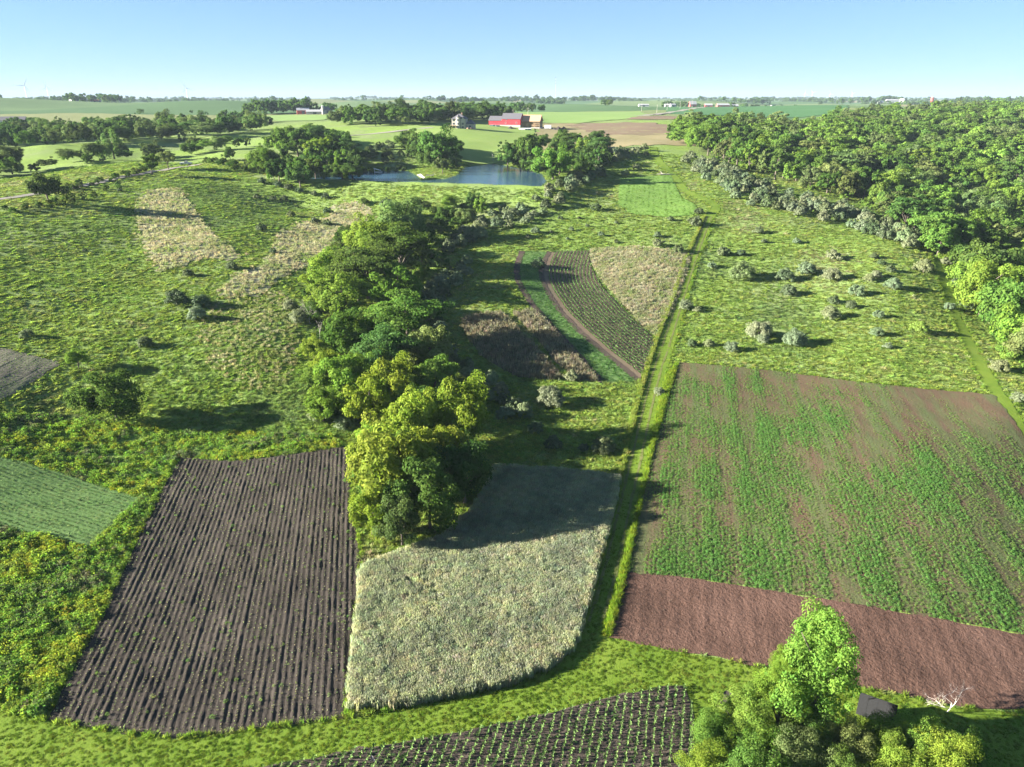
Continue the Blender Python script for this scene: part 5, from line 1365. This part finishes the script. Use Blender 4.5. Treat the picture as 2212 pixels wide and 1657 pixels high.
for a in ((680, 890, 20, 9, 3.0, 2, M_CONC, M_LROOF, 'long low white barn beside the silo', .06), (655, 900, 14, 9, 4, 2.4, M_FRED, M_LROOF, 'small red shed left of the long white barn', .3), (708, 905, 9, 8, 4, 3.4, M_CREAM, M_ROOFD, 'cream gabled house right of the silo', .9),
          (163, 1480, 14, 9, 6, 4.5, M_WHITE, M_LROOF, 'white gabled barn among the far left grove', 1.0), (205, 1490, 16, 9, 4, 3.2, M_CREAM, M_FRED, 'pale farmhouse with reddish roof in the far left grove', .2),
          (1497, 1640, 14, 12, 6, 6, M_FRED, M_LROOF, 'red gabled barn with pale roof at the far farm', .15), (1530, 1640, 16, 9, 4, 3, M_FRED, M_LROOF, 'low red shed beside the gabled barn', .0), (1562, 1680, 26, 12, 5, 3, M_FRED, M_LROOF, 'wide red barn with pale roof at the end of the far farm', .05), (1580, 1720, 30, 12, 5, 3.5, M_FRED, M_LROOF, 'long red barn furthest along the far farm', .05),
          (1390, 1300, 17, 7, 3.5, 1.5, M_WHITE, M_LROOF, 'long white shed alone in a green field', 0), (1440, 1150, 6, 5, 3, 1.5, M_WHITE, M_LROOF, 'tiny white hut near the far road', 0), (1454, 1140, 8, 6, 3, 1.8, M_WHITE, M_LROOF, 'second white hut near the far road', 0.3),
          (1928, 2600, 40, 14, 7, 4, M_WHITE, M_LROOF, 'large white shed on the right skyline', 0), (1905, 2600, 20, 12, 5, 4, M_WHITE, M_LROOF, 'smaller white farm house left of the skyline shed', .6), (1672, 1900, 14, 10, 5, 4, M_WHITE, M_LROOF, 'white farm house right of the red barns', .6),
          (1783, 1500, 22, 10, 4, 2.5, M_FRED, M_LROOF, 'low red shed in the tree clump beyond the wood', 0), (620, 2100, 24, 10, 4, 3, M_WHITE, M_LROOF, 'white shed far across the left fields', 0), (905, 3000, 40, 12, 5, 3, M_WHITE, M_LROOF, 'white farm sheds on the far central skyline', 0), (860, 3000, 30, 12, 6, 4, M_WHITE, M_LROOF, 'white barn left of the skyline sheds', 0.4),
          (1037, 2900, 46, 12, 4, 2, M_WHITE, M_LROOF, 'pale long shed left of the square plantation', 0)):
    simple_farm(*a[:9], a[9])
silo(698, 885, 1.5, 8.5, 'tall pale silo at the end of the long white barn'); silo(2010, 2100, 4.0, 22, 'reddish silo on the right skyline', M_FRED)
silo(1950, 2600, 6, 9, 'squat white grain bin beside the skyline shed', M_WHITE); silo(1945, 2620, 5, 8, 'second squat grain bin beside the skyline shed', M_WHITE)

# pickup
def pickup():
    p = spot(402, 384); e = empty('pickup_truck', (p[0], p[1], p[2] + .12), rad(8)); tag(e, 'white pickup truck parked on the gravel road', 'pickup')
    prism_y('body', [(-2.75, .55), (2.75, .55), (2.8, .95), (2.6, 1.18), (1.0, 1.25), (-.55, 1.3), (-2.75, 1.28)], -.95, .95, M_WHITE, e)
    c = prism_y('cab', [(-.6, 1.28), (1.15, 1.22), (.55, 1.85), (-.35, 1.88)], -.85, .85, M_WHITE, e)
    for y in (-.87, .84): prism_y('side_window', [(-.45, 1.36), (.85, 1.34), (.48, 1.76), (-.3, 1.78)], y, y + .03, M_GLASS, c)
    solid('windscreen', [(1.13, -.75, 1.28), (1.13, .75, 1.28), (.6, .7, 1.82), (.6, -.7, 1.82)], [(0, 1, 2, 3)], M_GLASS, c).location = (.02, 0, .02)
    box('tailgate', -2.8, -2.76, -.9, .9, .75, 1.26, M_WHITE, e); box('bumper', 2.78, 2.92, -.9, .9, .5, .72, M_STEEL, e)
    for y in (-.7, .7): box('headlight', 2.72, 2.82, y - .18, y + .18, .82, 1.0, M_GLASS, e)
    for x in (-1.75, 1.75):
        for y in (-.88, .88):
            w = cyl('wheel', 0, 0, -.14, .14, .4, .4, M_TYRE, e, 16); w.location = (x, y, .4); w.rotation_euler = (math.pi / 2, 0, 0)
            r = cyl('rim', 0, 0, -.15, .15, .22, .22, M_STEEL, w, 12)
pickup()

# dock in the pond
def dock():
    q = plane_pts([(817, 374)], ZW)[0]; e = empty('swim_dock', (q[0], q[1], ZW), rad(10)); tag(e, 'small white swimming dock with canopy standing in the pond', 'dock')
    d = None
    for i in range(8): box('plank', -2.0, 2.0, -1.4 + i * .36, -1.4 + i * .36 + .33, .45, .53, M_WHITE, e)
    for x in (-1.9, 1.9):
        for y in (-1.3, 1.3): cyl('post', x, y, -1.5, 1.0 if x > 0 else 2.3, .09, .09, M_WHITE, e, 8)
    prism_y('canopy', [(-2.2, 2.3), (1.4, 1.3), (1.4, 1.38), (-2.2, 2.38)], -1.5, 1.5, M_STEEL, e)
    box('rail', -1.9, 1.9, -1.34, -1.28, .95, 1.02, M_WHITE, e)
dock()

# black panel and the dark thing in the front clump
def panel():
    p = hit(1887, 1556)[0]; e = empty('solar_panel', tuple(p), rad(-30)); tag(e, 'black flat panel tilted on posts beside the front tree clump', 'solar panel')
    t = rad(80); c, s = math.cos(t), math.sin(t); W, L = 1.75, 2.5
    def pt(x, v, o): return (x, v * c - o * s - .2, .3 + v * s + o * c)
    V = [pt(x, v, o) for o in (0, .08) for v in (0, L) for x in (-W, W)]
    b = solid('frame', V, [(0, 2, 3, 1), (4, 5, 7, 6), (0, 1, 5, 4), (1, 3, 7, 5), (3, 2, 6, 7), (2, 0, 4, 6)], M_BLACK, e)
    for i in range(4):
        x0 = -W + .03 + i * W / 2
        V = [pt(x, v, .095) for v in (.04, L - .04) for x in (x0, x0 + W / 2 - .06)]
        solid('cell_panel', V, [(0, 1, 3, 2)], M_BLACK, e)
    for x in (-W * .8, W * .8): box('post', x - .05, x + .05, .3, .4, -.4, 2.2, M_STEEL, e)
panel()
def stump():
    p = hit(1570, 1514)[0]; e = empty('fire_barrel', tuple(p)); tag(e, 'dark rusty barrel on the grass at the front clump edge', 'barrel')
    m = plain('rusty_dark_steel', (.04, .03, .025), .8, var=.4); cyl('shell', 0, 0, -.1, 1.0, .45, .45, m, e, 16, -.3); cyl('rim', 0, 0, .95, 1.03, .48, .48, m, e, 16, -.3)
stump()

# a dark bird flying over the maize
def bird():
    q = hit(806, 1640)[0]; z = 1.6; dirv = np.array([0, 0, CAMZ]) - q; q = q + dirv * (z / dirv[2])
    m = plain('black_feathers', (.012, .012, .016), .6, var=.3)
    L = 1.0
    V = []; F = []
    rings = [(-.34, .004, .03), (-.16, .05, .05), (0, .085, .075), (.16, .06, .06), (.24, .045, .05), (.3, .012, .015)]; k = 8
    for y, rx, rz_ in rings: V += [(rx * math.cos(6.2832 * j / k), y, rz_ * math.sin(6.2832 * j / k)) for j in range(k)]
    for i in range(len(rings) - 1): F += [(i * k + j, i * k + (j + 1) % k, (i + 1) * k + (j + 1) % k, (i + 1) * k + j) for j in range(k)]
    n = len(V)
    for s in (-1, 1):
        w = [(s * .05, .12, .02), (s * .35, .17, .12), (s * .68, .06, .16), (s * .72, -.03, .15), (s * .36, -.08, .10), (s * .05, -.1, .02)]
        b = len(V); V += w + [(x, y, zz - .02) for x, y, zz in w]
        F += [tuple(range(b, b + 6)), tuple(range(b + 11, b + 5, -1))] + [(b + i, b + (i + 1) % 6, b + 6 + (i + 1) % 6, b + 6 + i) for i in range(6)]
    b = len(V); V += [(-.04, -.2, 0), (.04, -.2, 0), (.12, -.5, 0), (0, -.46, 0), (-.12, -.5, 0)]; F += [(b, b + 1, b + 2, b + 3, b + 4)]
    o = mesh_obj('bird', V, F, m, None, True); o.location = tuple(q); o.rotation_euler = (0, .35, rad(118)); o.scale = (1, 1, 1); tag(o, 'black bird gliding low over the maize rows', 'bird')
bird()

# wind turbines, mast, poles
M_TURB = plain('turbine_white', (.82, .83, .84), .5, var=.03)
def turbine(dx, Y, hub, bl, a0, label, yaw=.2):
    p = spot(dx, Y); e = empty('wind_turbine', p, yaw); tag(e, label, 'wind turbine', 'wind turbines on the horizon')
    cyl('tower', 0, 0, -2, hub, 2.6, 1.5, M_TURB, e, 12); n = box('nacelle', -1.8, 1.8, -4, 4, hub - .5, hub + 3, M_TURB, e)
    cyl('spinner', 0, -5, hub - .3, hub + 2.6, 1.6, 1.6, M_TURB, n, 10)
    for k in range(3):
        a = a0 + k * 2.0944; V = [(-1.6, -.2, 0), (1.6, -.2, 0), (1.2, -.2, bl * .25), (.35, -.2, bl), (-.25, -.2, bl), (-2.2, -.2, bl * .22)]
        V = V + [(x, .4, z) for x, y, z in V]; nn = 6
        F = [tuple(range(6)), tuple(range(11, 5, -1))] + [(i, i + 6, (i + 1) % 6 + 6, (i + 1) % 6) for i in range(6)]
        b = solid('blade', V, F, M_TURB, e); b.location = (0, -5.2, hub + 1.2); b.rotation_euler = (0, a, 0)
turbine(60, 4300, 78, 48, .55, 'wind turbine with blades swept left at the far left skyline', .3)
turbine(106, 5800, 78, 46, -.1, 'smaller wind turbine next to the far left one')
turbine(406, 5300, 80, 48, -.35, 'wind turbine above the left central skyline')
for dx, Y in ((1736, 9000), (1752, 8500), (1790, 10000), (1838, 9500)): turbine(dx, Y, 80, 48, .3 + dx, 'tiny pale wind turbine on the right skyline')
def mast():
    p = spot(1199, 4200); e = empty('radio_mast', p); tag(e, 'tall thin radio mast with dishes above the square plantation', 'radio mast')
    for i in range(3):
        a = i * 2.094; cyl('mast_leg', 1.0 * math.cos(a), 1.0 * math.sin(a), 0, 118, .45, .45, M_STEEL, e, 6)
    for z in (88, 102, 117): cyl('dish', 0, 0, z - 1.4, z + 1.4, 2.4, 2.4, M_BLACK, e, 10)
    for z in range(6, 118, 8): box('brace', -1, 1, -.6, .6, z, z + .4, M_STEEL, e)
mast()
def pole(dx, Y, h=10):
    p = spot(dx, Y); e = empty('utility_pole', p); tag(e, 'wooden utility pole along the far road', 'utility pole', 'utility poles along the far road')
    cyl('pole', 0, 0, -.5, h, .17, .12, M_DEAD, e, 8); box('crossarm', -1.2, 1.2, -.07, .07, h - .9, h - .75, M_DEAD, e)
for dx, Y in ((1418, 930), (1440, 1000), (1468, 1050), (1494, 1100), (1385, 980), (1140, 700), (1108, 660)): pole(dx, Y)
o = None
p = spot(1799, 690); e = empty('hunting_stand', p); tag(e, 'small dark hunting stand at the far field corner', 'stand')
box('cabin', -.9, .9, -.9, .9, 2.2, 4.2, M_FRED, e); [box('leg', x - .08, x + .08, y - .08, y + .08, -.3, 2.2, M_DEAD, e) for x in (-.8, .8) for y in (-.8, .8)]
# bench-like seats on the spit
for dx in (902, 911):
    q = hit(dx + 22, 381)[0]; e = empty('garden_bench', tuple(q), rad(10)); tag(e, 'low dark bench on the grass of the pond spit', 'bench', 'benches on the pond spit')
    box('seat', -.8, .8, -.22, .22, .40, .46, M_DEAD, e); box('backrest', -.8, .8, .2, .26, .5, .85, M_DEAD, e)
    for x in (-.7, .7): box('leg', x - .05, x + .05, -.2, .2, -.05, .40, M_DEAD, e)
# driftwood log near the bright plot
p = hit(1435, 378)[0]; V, F = tube([(-4, 0, .3), (-1, .3, .45), (2, 0, .4), (5, .5, .35)], [.25, .3, .25, .12], 7)
o = add('fallen_log', wood_mesh('fallen_log', [(V, F), tube([(-1, .3, .5), (-2, .8, 1.6)], [.15, .05], 5)], M_DEAD), None, tuple(p)); tag(o, 'pale fallen log at the top of the bright green plot', 'log')

# ------------------------------------------------------------------ distant trees
def dgrove(dx0, dx1, Y0, Y1, n, hs, label, group, cols=('mid', 'dark', 'blue'), kind='far', seed=1):
    r = random.Random(seed)
    for i in range(n):
        dx, Y = r.uniform(dx0, dx1), r.uniform(Y0, Y1); x, y, z = spot(dx, Y)
        c_ = r.choice(cols); H_ = r.uniform(*hs); put_tree(kind, x, y, H_, G[c_], 'distant_tree', ('taller ' if H_ > (hs[0] + hs[1]) / 2 else 'lower ') + WORDC[c_] + ' ' + label, 'tree', group, False)
dgrove(140, 258, 1440, 1520, 24, (11, 17), 'distant tree of the grove round the far left farm', 'far left farm grove', seed=1)
dgrove(535, 665, 905, 960, 34, (11, 17), 'distant tree of the hilltop grove by the silo farm', 'hilltop grove by the silo farm', seed=2)
dgrove(665, 725, 915, 950, 9, (8, 13), 'distant tree behind the silo farm', 'trees behind the silo farm', seed=3)
dgrove(1430, 1480, 1500, 1600, 9, (10, 15), 'distant tree left of the far red farm', 'trees left of the far red farm', seed=4)
dgrove(1490, 1640, 1700, 1850, 22, (9, 14), 'distant tree behind the far red farm', 'trees behind the far red farm', seed=5)
dgrove(1160, 1222, 2150, 2250, 22, (12, 14), 'distant tree of the square plantation', 'square plantation', seed=6)
dgrove(1105, 1185, 960, 1000, 14, (9, 13), 'distant tree of the clump behind the barns', 'clump behind the barns', seed=7)
dgrove(1300, 1326, 1250, 1300, 4, (9, 13), 'distant tree of the pair in the green fields', 'trees in the green fields', seed=8)
dgrove(1770, 1850, 1480, 1540, 12, (9, 13), 'distant tree of the clump beyond the big wood', 'clump beyond the big wood', seed=9)
dgrove(1990, 2090, 1950, 2100, 14, (10, 15), 'distant tree round the reddish silo', 'trees round the reddish silo', seed=10)
dgrove(80, 140, 1900, 2100, 8, (12, 18), 'distant tree on the far left rise', 'trees on the far left rise', seed=11)
dgrove(480, 560, 700, 780, 8, (7, 11), 'tree dotting the far green slope', 'trees of the far green slope', seed=12)
dgrove(250, 470, 780, 1000, 9, (4, 7), 'small tree dotting the left far fields', 'small trees of the left far fields', seed=13)
dgrove(1640, 1760, 1700, 1900, 6, (9, 13), 'distant tree by the white farm house', 'trees by the white farm house', seed=14)
# horizon woods
pts = []
r = np.random.default_rng(77)
for _ in range(150):
    a = r.uniform(-.75, .75); d = math.exp(r.uniform(math.log(2300), math.log(11000))); L = r.uniform(80, 420) * (d / 4000) ** .5; n = int(r.uniform(14, 44))
    cx, cy_ = math.sin(a) * d, math.cos(a) * d; t = r.uniform(-.35, .35)
    s = r.normal(0, .45, n) * L; w = r.normal(0, 14, n); pts += list(zip(cx + s * math.cos(t) - w * math.sin(t), cy_ + s * math.sin(t) + w * math.cos(t)))
mass('distant_woodland', pts, (12, 20), ['mid', 'dark', 'blue'], 'belts of distant woodland along the horizon', ('far',))
# ------------------------------------------------------------------ haze
def build_haze():
    lo = -6.0
    me = bpy.data.meshes.new('haze'); bm = bmesh.new()
    bmesh.ops.create_cube(bm, size=1)
    for v in bm.verts: v.co = (v.co.x * 54000, v.co.y * 54000, lo + (v.co.z + .5) * 216)
    bm.to_mesh(me); bm.free()
    m, nt, out = newmat('haze')
    pv = N(nt, 'ShaderNodeVolumePrincipled'); pv.inputs['Color'].default_value = (.31, .39, .48, 1)
    pv.inputs['Density'].default_value = 9e-5; pv.inputs['Anisotropy'].default_value = 0
    nt.links.new(pv.outputs[0], out.inputs['Volume']); me.materials.append(m)
    o = add('haze', me); tag(o, 'thin pale blue haze over the far country', None, kind='stuff')
    try: m.cycles.homogeneous_volume = True
    except Exception: pass
build_haze()
